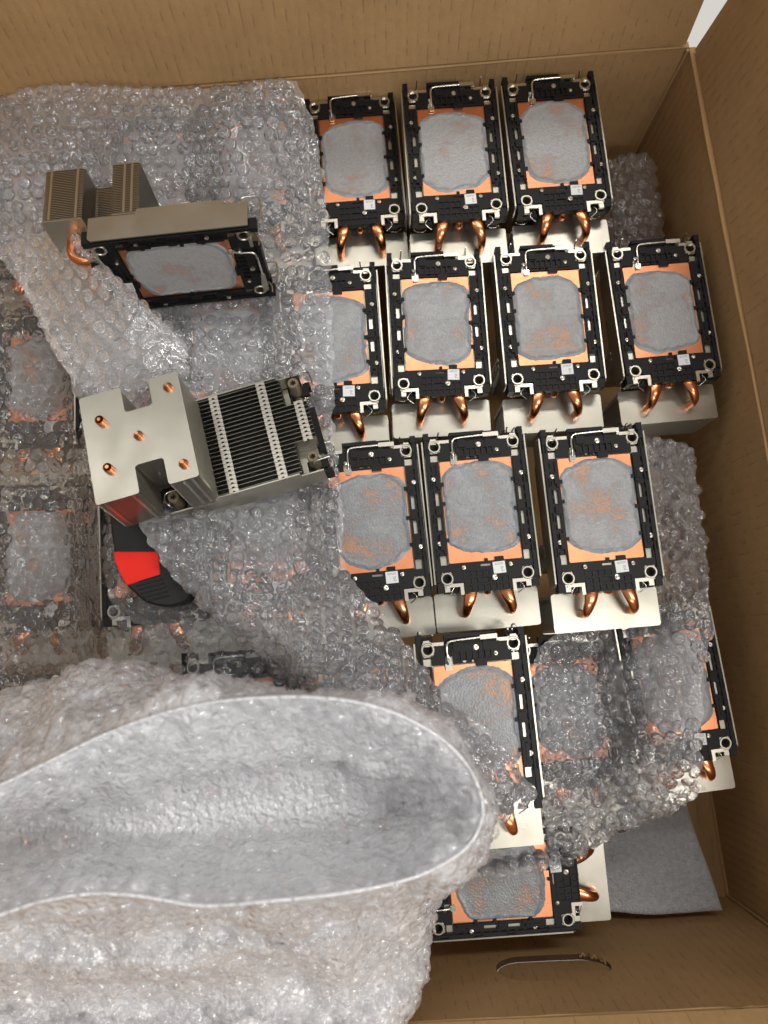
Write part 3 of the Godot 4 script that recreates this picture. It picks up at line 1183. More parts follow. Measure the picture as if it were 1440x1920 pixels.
func build_box() -> void:
	var box := thing("cardboard_box", "large open brown corrugated cardboard box holding the heatsinks, flaps up", "box")
	var top := -0.002
	var low := -0.205
	var br := Vector3(0.2375, top, -0.457)
	var fr := Vector3(0.3060, top, 0.2215)
	var bl := Vector3(-0.372, top, -0.402)
	var fl := Vector3(-0.305, top, 0.2465)
	var down := Vector3(0, low - top, 0)
	var nb := Vector3(-0.09, 0, -0.996).normalized()
	var nr := Vector3(0.995, 0, -0.1).normalized()
	var nf := Vector3(0.04, 0, 0.999).normalized()
	var nl := Vector3(-0.995, 0, 0.1).normalized()
	board("back_wall", bl, br, bl + down, br + down, nb, box, 0.003, 11)
	board("right_wall", br, fr, br + down, fr + down, nr, box, 0.004, 12)
	board("left_wall", fl, bl, fl + down, bl + down, nl, box, 0.003, 13)
	var g := Geo.new()
	g.box(-0.40, 0.34, low - 0.006, low, -0.48, 0.27)
	part("bottom", g.mesh(), mats.card, box)
	# front wall with its hand hole
	var xa := fl
	var ux := (fr - fl).normalized()
	var wl := fl.distance_to(fr)
	var P := func(s: float, y: float, d: float) -> Vector3: return xa + ux * s + Vector3(0, y - top, 0) + nf * d
	var hc := Vector2(0.427, -0.073)
	var hw := 0.041
	var hh := 0.0215
	g = Geo.new()
	var hole := []
	for k in 40:
		var a := TAU * k / 40.0
		var c := Vector2(cos(a), sin(a))
		var e := Vector2(signf(c.x) * (hw - hh), 0) if absf(c.x) > 0.001 else Vector2.ZERO
		hole.append(hc + e + c * hh)
	var x0 := hc.x - 0.07
	var x1 := hc.x + 0.07
	var y0 := hc.y - 0.05
	var y1 := hc.y + 0.05
	var ring := []
	for h in hole:
		var d: Vector2 = h - hc
		var k := minf(0.07 / maxf(absf(d.x), 1e-5), 0.05 / maxf(absf(d.y), 1e-5))
		ring.append(hc + d * k)
	for dd in [0.0, 0.004]:
		var no: Vector3 = -nf if dd == 0.0 else nf
		for k in 40:
			var k2 := (k + 1) % 40
			var u := func(q: Vector2): return Vector2(q.x, -q.y) / CARD_M
			g.quad(P.call(hole[k].x, hole[k].y, dd), P.call(hole[k2].x, hole[k2].y, dd), P.call(ring[k2].x, ring[k2].y, dd), P.call(ring[k].x, ring[k].y, dd), no, u.call(hole[k]), u.call(hole[k2]), u.call(ring[k2]), u.call(ring[k]))
			# the corners that the fan leaves open
			if absf(ring[k].x - ring[k2].x) > 1e-6 and absf(ring[k].y - ring[k2].y) > 1e-6:
				var cx: float = x0 if ring[k].x < hc.x else x1
				var cy: float = y0 if ring[k].y < hc.y else y1
				var i := g.vert(P.call(ring[k].x, ring[k].y, dd), no, u.call(ring[k]))
				g.vert(P.call(cx, cy, dd), no, u.call(Vector2(cx, cy)))
				g.vert(P.call(ring[k2].x, ring[k2].y, dd), no, u.call(ring[k2]))
				g.tri(i, i + 1, i + 2, no)
		for rc in [[0.0, x0, low, top], [x1, wl, low, top], [x0, x1, low, y0], [x0, x1, y1, top]]:
			g.quad(P.call(rc[0], rc[2], dd), P.call(rc[1], rc[2], dd), P.call(rc[1], rc[3], dd), P.call(rc[0], rc[3], dd), no, Vector2(rc[0], -rc[2]) / CARD_M, Vector2(rc[1], -rc[2]) / CARD_M, Vector2(rc[1], -rc[3]) / CARD_M, Vector2(rc[0], -rc[3]) / CARD_M)
	var rimg := Geo.new()
	for k in 40:
		var k2 := (k + 1) % 40
		rimg.quad(P.call(hole[k].x, hole[k].y, 0.0), P.call(hole[k2].x, hole[k2].y, 0.0), P.call(hole[k2].x, hole[k2].y, 0.004), P.call(hole[k].x, hole[k].y, 0.004), (P.call(hc.x, hc.y, 0.0) - P.call(hole[k].x, hole[k].y, 0.0)).normalized())
	part("front_wall", g.mesh(), mats.card, box)
	part("hand_hole_edge", rimg.mesh(), mats.card_edge, box)
	# pushed-in tongue of the hand hole, hinged along its upper edge
	g = Geo.new()
	var tongue := PackedVector2Array()
	for h in hole:
		tongue.append((h - hc) * 0.985)
	var tb := Basis(ux, nf, Vector3.UP)
	var tt := Transform3D(tb * Basis(Vector3.RIGHT, 0.06), P.call(hc.x, hc.y + 0.0028, 0.0018))
	g.prism(tongue, 0.0, 0.0045, tt)
	for i in g.uv.size():
		g.uv[i] = g.uv[i] / CARD_M
	part("hand_hole_tongue", g.mesh(), mats.card, box)
	# torn flute showing at the hole's right end
	g = Geo.new()
	var zig := []
	for k in 25:
		var a := lerpf(-1.35, -0.35, k / 24.0)
		var c := hc + Vector2(hw - hh, 0) + Vector2(cos(a), sin(a)) * (hh - 0.0005)
		zig.append(P.call(c.x, c.y + 0.0012 * sin(k * 1.9), 0.0004 + 0.0008 * cos(k * 1.3)))
	g.tube(zig, [Vector2(0.0007, 0.0014)], 6)
	part("torn_flute", g.mesh(), mats.card, box)
	# flaps, standing nearly upright
	var up := Vector3(0, 0.24, 0)
	var pt := Vector3(0, 0.003, 0)
	board("back_flap", bl + pt, br + pt - Vector3(0.004, 0, 0), bl + up + nb * 0.028, br + up + nb * 0.028 - Vector3(0.006, 0, 0), nb, box, 0.003, 21)
	board("right_flap", br + pt + Vector3(0.003, 0, 0.004), fr + pt, br + up + nr * 0.030 + Vector3(0, 0, 0.006), fr + up + nr * 0.030, nr, box, 0.004, 22)
	board("front_flap", fr + pt, fl + pt, fr + up * 0.9 + nf * 0.09, fl + up * 0.9 + nf * 0.09, nf, box, 0.003, 23)
	board("left_flap", fl + pt, bl + pt, fl + up + nl * 0.05, bl + up + nl * 0.05, nl, box, 0.003, 24)
	crease("fold", bl + nb * 0.0005, br - Vector3(0.003, 0, 0) + nb * 0.0005, 0.0009, box, 31)
	crease("fold", br + nr * 0.0005 + Vector3(0, 0, 0.003), fr + nr * 0.0005, 0.0011, box, 32)
	crease("fold", fl + nf * 0.0005, fr + nf * 0.0005, 0.0012, box, 33)
	crease("corner_fold", br + Vector3(-0.0015, 0, 0.0015), br + down + Vector3(-0.0015, 0, 0.0015), 0.0013, box, 34)
	crease("corner_fold", fr + Vector3(-0.0015, -0.0015, -0.0015), fr + down + Vector3(-0.0015, 0, -0.0015), 0.0013, box, 35)
	crease("floor_fold", br + down, fr + down, 0.002, box, 36)


# ---------------------------------------------------------------- other things
func build_tool() -> void:
	var o := thing("tool_handle", "black plastic tool with a bright red panel and ribbed rounded end, half under wrap", "tool", Vector3(-0.155, 0.008, -0.06))
	var pts := [Vector2(-0.1850, -0.1030), Vector2(-0.1838, -0.0867), Vector2(-0.1816, -0.0723), Vector2(-0.1778, -0.0545), Vector2(-0.1740, -0.0450), Vector2(-0.1683, -0.0365), Vector2(-0.1573, -0.0271), Vector2(-0.1500, -0.0245), Vector2(-0.1431, -0.0236), Vector2(-0.1350, -0.0245), Vector2(-0.1275, -0.0280), Vector2(-0.1240, -0.0420), Vector2(-0.1300, -0.0640), Vector2(-0.1400, -0.0867), Vector2(-0.1440, -0.1030)]
	var body := PackedVector2Array()
	for p in rounded(pts, 0.003, 3):
		body.append(p - Vector2(-0.155, -0.06))
	var g := Geo.new()
	g.prism(body, 0.0, 0.012, Transform3D.IDENTITY, 0.0016)
	part("body", g.mesh(), mats.rubber, o)
	var red := PackedVector2Array()
	for p in rounded([Vector2(-0.1792, -0.0600), Vector2(-0.1500, -0.0600), Vector2(-0.1493, -0.0590), Vector2(-0.1474, -0.0446), Vector2(-0.1690, -0.0376), Vector2(-0.1740, -0.0455), Vector2(-0.1775, -0.0535)], 0.0009, 2):
		red.append(p - Vector2(-0.155, -0.06))
	g = Geo.new()
	g.prism(red, 0.0115, 0.0128, Transform3D.IDENTITY, 0.0005)
	part("red_panel", g.mesh(), mats.red, o)
	for k in 6:
		g = Geo.new()
		var z := 0.0205 + k * 0.0024
		var x0 := -0.0105 + k * 0.0019
		var a := Vector3(x0, 0.0122, z)
		var b := Vector3(x0 + 0.0185 - k * 0.0006, 0.0122, z - 0.0052 + k * 0.0003)
		g.tube([a, a.lerp(b, 0.5), b], [Vector2(0.0006, 0.0005)], 6)
		part("grip_rib", g.mesh(), mats.rubber, o)


func build_felt() -> void:
	var rows := [
		[Vector3(0.150, -0.150, 0.090), Vector3(0.195, -0.150, 0.085), Vector3(0.238, -0.150, 0.080)],
		[Vector3(0.152, -0.150, 0.150), Vector3(0.208, -0.149, 0.145), Vector3(0.2545, -0.150, 0.142)],
		[Vector3(0.155, -0.150, 0.185), Vector3(0.215, -0.149, 0.183), Vector3(0.266, -0.150, 0.180)],
		[Vector3(0.158, -0.150, 0.2125), Vector3(0.215, -0.147, 0.2165), Vector3(0.2755, -0.149, 0.2135)]]
	var f := FastNoiseLite.new()
	f.seed = 81
	f.frequency = 22.0
	var g := Geo.new()
	for side in 2:
		var pts := []
		for j in 41:
			for i in 41:
				var p := surface_point(rows, i / 40.0, j / 40.0)
				var e := minf(1.0, minf(minf(i, 40 - i), minf(j, 40 - j)) / 2.0)
				var edge := fold.get_noise_3dv(p * 60.0) * 0.003 * (1.0 - e)
				pts.append(p + Vector3(edge, f.get_noise_3dv(p) * 0.0022 + (0.0028 * sqrt(e) if side == 0 else 0.0), edge))
		g.grid(pts, 41, 41)
	var o := part("felt_sheet", g.mesh(), mats.felt, self)
	tag(o, "grey felt packing sheet lying in the box's front right corner", "packing sheet")


func build_wrap() -> void:
	crumple.seed = 5
	crumple.frequency = 1.0
	crumple.fractal_octaves = 3
	fold.seed = 6
	fold.frequency = 1.0
	fold.fractal_octaves = 2
	make_bubbles()
	var group := "pieces of bubble wrap"
	var o := thing("bubble_wrap", "wide clear bubble wrap sheet from back wall down under the two loose heatsinks", "bubble wrap", Vector3.ZERO, group)
	wrap_sheet(o, [[Vector3(-0.3128, 0.0200, -0.3821), Vector3(-0.2507, 0.0300, -0.3961), Vector3(-0.2045, 0.0300, -0.3969), Vector3(-0.1594, 0.0260, -0.3979), Vector3(-0.1128, 0.0260, -0.4001), Vector3(-0.0815, 0.0280, -0.4033), Vector3(-0.0641, 0.0240, -0.4065)],
		[Vector3(-0.3154, 0.0120, -0.3640), Vector3(-0.2582, 0.0180, -0.3728), Vector3(-0.2088, 0.0140, -0.3735), Vector3(-0.1621, 0.0120, -0.3728), Vector3(-0.1143, 0.0140, -0.3735), Vector3(-0.0746, 0.0160, -0.3721), Vector3(-0.0535, 0.0080, -0.3801)],
		[Vector3(-0.3159, 0.0060, -0.3334), Vector3(-0.2609, 0.0060, -0.3377), Vector3(-0.2118, 0.0000, -0.3394), Vector3(-0.1645, -0.0020, -0.3407), Vector3(-0.1151, 0.0040, -0.3390), Vector3(-0.0706, 0.0100, -0.3351), Vector3(-0.0451, 0.0060, -0.3399)],
		[Vector3(-0.3004, 0.0000, -0.3026), Vector3(-0.2589, -0.0040, -0.3049), Vector3(-0.2135, -0.0100, -0.3084), Vector3(-0.1652, -0.0100, -0.3084), Vector3(-0.1164, -0.0080, -0.3072), Vector3(-0.0692, 0.0000, -0.3026), Vector3(-0.0404, 0.0040, -0.3003)],
		[Vector3(-0.2630, 0.0000, -0.2541), Vector3(-0.2230, -0.0020, -0.2551), Vector3(-0.1892, -0.0060, -0.2570), Vector3(-0.1536, -0.0060, -0.2549), Vector3(-0.1142, -0.0060, -0.2549), Vector3(-0.0665, -0.0020, -0.2551), Vector3(-0.0380, 0.0020, -0.2532)],
		[Vector3(-0.2317, 0.0060, -0.2046), Vector3(-0.1982, 0.0040, -0.2054), Vector3(-0.1677, 0.0040, -0.2054), Vector3(-0.1383, 0.0000, -0.2070), Vector3(-0.1037, 0.0000, -0.2070), Vector3(-0.0634, 0.0000, -0.2090), Vector3(-0.0367, 0.0020, -0.2062)],
		[Vector3(-0.2120, 0.0000, -0.1592), Vector3(-0.1818, 0.0000, -0.1612), Vector3(-0.1559, -0.0020, -0.1618), Vector3(-0.1260, -0.0040, -0.1624), Vector3(-0.0951, -0.0020, -0.1618), Vector3(-0.0608, -0.0020, -0.1618), Vector3(-0.0362, 0.0020, -0.1606)],
		[Vector3(-0.1833, 0.0040, -0.1119), Vector3(-0.1555, 0.0040, -0.1119), Vector3(-0.1301, 0.0020, -0.1124), Vector3(-0.1045, 0.0000, -0.1147), Vector3(-0.0785, 0.0000, -0.1166), Vector3(-0.0523, 0.0000, -0.1185), Vector3(-0.0329, 0.0000, -0.1204)],
		[Vector3(-0.1583, 0.0340, -0.0755), Vector3(-0.1353, 0.0320, -0.0758), Vector3(-0.1132, 0.0300, -0.0761), Vector3(-0.0925, 0.0200, -0.0794), Vector3(-0.0684, 0.0140, -0.0822), Vector3(-0.0472, 0.0100, -0.0847), Vector3(-0.0293, 0.0060, -0.0872)],
		[Vector3(-0.1392, 0.0360, -0.0486), Vector3(-0.1193, 0.0360, -0.0476), Vector3(-0.0993, 0.0340, -0.0478), Vector3(-0.0797, 0.0280, -0.0484), Vector3(-0.0596, 0.0220, -0.0490), Vector3(-0.0426, 0.0160, -0.0495), Vector3(-0.0259, 0.0100, -0.0512)],
		[Vector3(-0.1178, 0.0300, -0.0252), Vector3(-0.0980, 0.0360, -0.0222), Vector3(-0.0811, 0.0360, -0.0222), Vector3(-0.0613, 0.0320, -0.0224), Vector3(-0.0414, 0.0260, -0.0227), Vector3(-0.0244, 0.0200, -0.0229), Vector3(-0.0071, 0.0120, -0.0240)],
		[Vector3(-0.0916, 0.0220, -0.0057), Vector3(-0.0730, 0.0300, -0.0006), Vector3(-0.0601, 0.0380, -0.0005), Vector3(-0.0402, 0.0360, 0.0004), Vector3(-0.0203, 0.0320, 0.0011), Vector3(-0.0017, 0.0280, 0.0018), Vector3(0.0156, 0.0200, 0.0028)],
		[Vector3(-0.0672, 0.0200, 0.0164), Vector3(-0.0539, 0.0300, 0.0210), Vector3(-0.0427, 0.0420, 0.0221), Vector3(-0.0197, 0.0420, 0.0238), Vector3(0.0000, 0.0380, 0.0246), Vector3(0.0184, 0.0340, 0.0258), Vector3(0.0347, 0.0240, 0.0273)],
		[Vector3(-0.0513, 0.0200, 0.0382), Vector3(-0.0385, 0.0300, 0.0423), Vector3(-0.0259, 0.0450, 0.0426), Vector3(-0.0032, 0.0450, 0.0442), Vector3(0.0179, 0.0420, 0.0461), Vector3(0.0378, 0.0380, 0.0471), Vector3(0.0551, 0.0300, 0.0478)],
		[Vector3(-0.0474, 0.0200, 0.0646), Vector3(-0.0365, 0.0300, 0.0633), Vector3(-0.0097, 0.0450, 0.0629), Vector3(0.0145, 0.0450, 0.0645), Vector3(0.0356, 0.0420, 0.0674), Vector3(0.0587, 0.0380, 0.0692), Vector3(0.0779, 0.0300, 0.0697)],
		[Vector3(-0.0546, 0.0120, 0.0886), Vector3(-0.0198, 0.0300, 0.0855), Vector3(0.0065, 0.0400, 0.0854), Vector3(0.0306, 0.0400, 0.0869), Vector3(0.0516, 0.0400, 0.0884), Vector3(0.0731, 0.0360, 0.0901), Vector3(0.0921, 0.0300, 0.0903)],
		[Vector3(-0.0406, 0.0120, 0.1129), Vector3(-0.0065, 0.0300, 0.1090), Vector3(0.0194, 0.0360, 0.1092), Vector3(0.0403, 0.0360, 0.1107), Vector3(0.0548, 0.0360, 0.1107), Vector3(0.0664, 0.0340, 0.1096), Vector3(0.0801, 0.0300, 0.1059)]], {"rough": 0.0032, "fold": 0.005, "seed": 1})
	o = thing("bubble_wrap", "clear bubble wrap over the heatsinks along the left edge, darker, in lengthwise rows", "bubble wrap", Vector3.ZERO, group)
	wrap_sheet(o, [[Vector3(-0.3389, -0.0500, -0.3455), Vector3(-0.3128, -0.0500, -0.3455), Vector3(-0.2861, -0.0400, -0.3395), Vector3(-0.2598, -0.0250, -0.3305), Vector3(-0.2386, -0.0100, -0.3215), Vector3(-0.2219, -0.0040, -0.3179), Vector3(-0.1959, -0.0040, -0.3179)],
		[Vector3(-0.3376, -0.0550, -0.3014), Vector3(-0.3116, -0.0550, -0.3014), Vector3(-0.2875, -0.0500, -0.2988), Vector3(-0.2614, -0.0400, -0.2937), Vector3(-0.2359, -0.0200, -0.2833), Vector3(-0.2168, -0.0080, -0.2771), Vector3(-0.1902, -0.0060, -0.2761)],
		[Vector3(-0.3326, -0.0550, -0.2465), Vector3(-0.3070, -0.0550, -0.2465), Vector3(-0.2811, -0.0500, -0.2444), Vector3(-0.2598, -0.0450, -0.2423), Vector3(-0.2367, -0.0300, -0.2360), Vector3(-0.2116, -0.0080, -0.2266), Vector3(-0.1835, -0.0060, -0.2258)],
		[Vector3(-0.3277, -0.0550, -0.1933), Vector3(-0.3025, -0.0550, -0.1933), Vector3(-0.2759, -0.0520, -0.1923), Vector3(-0.2539, -0.0450, -0.1899), Vector3(-0.2312, -0.0300, -0.1849), Vector3(-0.2058, -0.0060, -0.1770), Vector3(-0.1776, -0.0020, -0.1757)],
		[Vector3(-0.3230, -0.0550, -0.1415), Vector3(-0.2981, -0.0550, -0.1415), Vector3(-0.2703, -0.0530, -0.1410), Vector3(-0.2496, -0.0480, -0.1398), Vector3(-0.2279, -0.0350, -0.1366), Vector3(-0.2002, -0.0040, -0.1291), Vector3(-0.1712, 0.0040, -0.1271)],
		[Vector3(-0.3184, -0.0550, -0.0912), Vector3(-0.2939, -0.0550, -0.0912), Vector3(-0.2644, -0.0530, -0.0909), Vector3(-0.2448, -0.0500, -0.0904), Vector3(-0.2227, -0.0350, -0.0881), Vector3(-0.1941, 0.0000, -0.0826), Vector3(-0.1648, 0.0050, -0.0818)],
		[Vector3(-0.3147, -0.0550, -0.0504), Vector3(-0.2905, -0.0550, -0.0504), Vector3(-0.2613, -0.0530, -0.0502), Vector3(-0.2420, -0.0500, -0.0499), Vector3(-0.2182, -0.0350, -0.0486), Vector3(-0.1892, 0.0020, -0.0454), Vector3(-0.1592, 0.0050, -0.0452)],
		[Vector3(-0.3118, -0.0550, -0.0184), Vector3(-0.2878, -0.0550, -0.0184), Vector3(-0.2598, -0.0550, -0.0184), Vector3(-0.2397, -0.0500, -0.0182), Vector3(-0.2142, -0.0350, -0.0178), Vector3(-0.1787, -0.0040, -0.0168), Vector3(-0.0717, 0.0050, -0.0165)],
		[Vector3(-0.3089, -0.0550, 0.0130), Vector3(-0.2851, -0.0550, 0.0130), Vector3(-0.2574, -0.0550, 0.0130), Vector3(-0.2336, -0.0500, 0.0129), Vector3(-0.2103, -0.0350, 0.0126), Vector3(-0.1662, -0.0040, 0.0119), Vector3(-0.0426, 0.0050, 0.0117)],
		[Vector3(-0.3051, -0.0550, 0.0553), Vector3(-0.2816, -0.0550, 0.0553), Vector3(-0.2542, -0.0550, 0.0553), Vector3(-0.2288, -0.0500, 0.0548), Vector3(-0.2021, -0.0350, 0.0534), Vector3(-0.1534, -0.0040, 0.0504), Vector3(-0.0211, 0.0050, 0.0462)]], {"rough": 0.0018, "fold": 0.003, "seed": 2, "look": "clear", "tall": 0.5})
	o = thing("bubble_wrap", "shiny flap of bubble wrap folded over the lower left corner of the sideways heatsink", "bubble wrap", Vector3.ZERO, group)
	wrap_sheet(o, [[Vector3(-0.2787, 0.0020, -0.2909), Vector3(-0.2543, 0.0040, -0.2399), Vector3(-0.2270, 0.0060, -0.1927), Vector3(-0.1898, 0.0060, -0.1710), Vector3(-0.1399, 0.0040, -0.1796)],
		[Vector3(-0.2533, 0.0220, -0.2839), Vector3(-0.2299, 0.0220, -0.2475), Vector3(-0.2016, 0.0220, -0.2139), Vector3(-0.1684, 0.0180, -0.1914), Vector3(-0.1376, 0.0120, -0.1885)],
		[Vector3(-0.2310, 0.0420, -0.2777), Vector3(-0.2081, 0.0460, -0.2588), Vector3(-0.1829, 0.0420, -0.2339), Vector3(-0.1612, 0.0300, -0.2159), Vector3(-0.1375, 0.0140, -0.1984)],
		[Vector3(-0.2175, 0.0520, -0.2751), Vector3(-0.1979, 0.0560, -0.2606), Vector3(-0.1754, 0.0500, -0.2372), Vector3(-0.1575, 0.0360, -0.2221), Vector3(-0.1373, 0.0160, -0.2054)]], {"rough": 0.0012, "fold": 0.002, "seed": 3, "singles": 200})
	o = thing("bubble_wrap", "crumpled bubble wrap on the deeper heatsinks by the right wall", "bubble wrap", Vector3.ZERO, group)
	wrap_sheet(o, [[Vector3(0.1938, -0.0620, -0.1627), Vector3(0.2119, -0.0600, -0.1599), Vector3(0.2277, -0.0580, -0.1559), Vector3(0.2395, -0.0560, -0.1503)],
		[Vector3(0.1949, -0.0600, -0.1172), Vector3(0.2127, -0.0580, -0.1147), Vector3(0.2275, -0.0540, -0.1118), Vector3(0.2408, -0.0540, -0.1076)],
		[Vector3(0.1974, -0.0620, -0.0757), Vector3(0.2150, -0.0600, -0.0733), Vector3(0.2309, -0.0540, -0.0705), Vector3(0.2419, -0.0520, -0.0662)],
		[Vector3(0.1753, -0.0640, -0.0348), Vector3(0.1968, -0.0490, -0.0359), Vector3(0.2169, -0.0390, -0.0365), Vector3(0.2360, -0.0330, -0.0369)],
		[Vector3(0.1174, -0.0660, 0.0033), Vector3(0.1614, -0.0640, 0.0013), Vector3(0.2005, -0.0370, -0.0025), Vector3(0.2329, -0.0270, -0.0081)],
		[Vector3(0.1154, -0.0660, 0.0369), Vector3(0.1599, -0.0640, 0.0348), Vector3(0.1952, -0.0330, 0.0293), Vector3(0.2229, -0.0230, 0.0251)],
		[Vector3(0.1158, -0.0660, 0.0717), Vector3(0.1602, -0.0640, 0.0695), Vector3(0.1895, -0.0330, 0.0623), Vector3(0.2184, -0.0230, 0.0576)],
		[Vector3(0.1168, -0.0680, 0.1024), Vector3(0.1574, -0.0660, 0.1002), Vector3(0.1871, -0.0420, 0.0925), Vector3(0.2190, -0.0290, 0.0851)],
		[Vector3(0.1170, -0.0700, 0.1290), Vector3(0.1527, -0.0680, 0.1286), Vector3(0.1822, -0.0490, 0.1191), Vector3(0.2206, -0.0420, 0.1051)],
		[Vector3(0.1131, -0.0700, 0.1513), Vector3(0.1343, -0.0680, 0.1471), Vector3(0.1515, -0.0660, 0.1429), Vector3(0.1713, -0.0660, 0.1356)],
		[Vector3(0.0538, -0.0640, 0.1679), Vector3(0.0808, -0.0640, 0.1643), Vector3(0.1078, -0.0640, 0.1606), Vector3(0.1310, -0.0640, 0.1570)]], {"rough": 0.0034, "fold": 0.006, "seed": 4})
	o = thing("bubble_wrap", "small dark scrap of bubble wrap in the back right corner", "bubble wrap", Vector3.ZERO, group)
	wrap_sheet(o, [[Vector3(0.1818, -0.0700, -0.4009), Vector3(0.1998, -0.0680, -0.4076), Vector3(0.2181, -0.0680, -0.4106), Vector3(0.2304, -0.0700, -0.4069)],
		[Vector3(0.1824, -0.0680, -0.3758), Vector3(0.1985, -0.0620, -0.3745), Vector3(0.2185, -0.0640, -0.3772), Vector3(0.2321, -0.0720, -0.3783)],
		[Vector3(0.1861, -0.0700, -0.3477), Vector3(0.2000, -0.0620, -0.3440), Vector3(0.2194, -0.0640, -0.3466), Vector3(0.2347, -0.0740, -0.3500)],
		[Vector3(0.1867, -0.0700, -0.3140), Vector3(0.2031, -0.0660, -0.3128), Vector3(0.2217, -0.0660, -0.3138), Vector3(0.2361, -0.0760, -0.3171)]], {"rough": 0.0025, "fold": 0.004, "seed": 6, "look": "clear"})
	o = thing("bubble_wrap_bag", "big white bubble wrap bag with its open mouth facing up, nearest the camera", "bubble wrap bag", Vector3.ZERO, group)
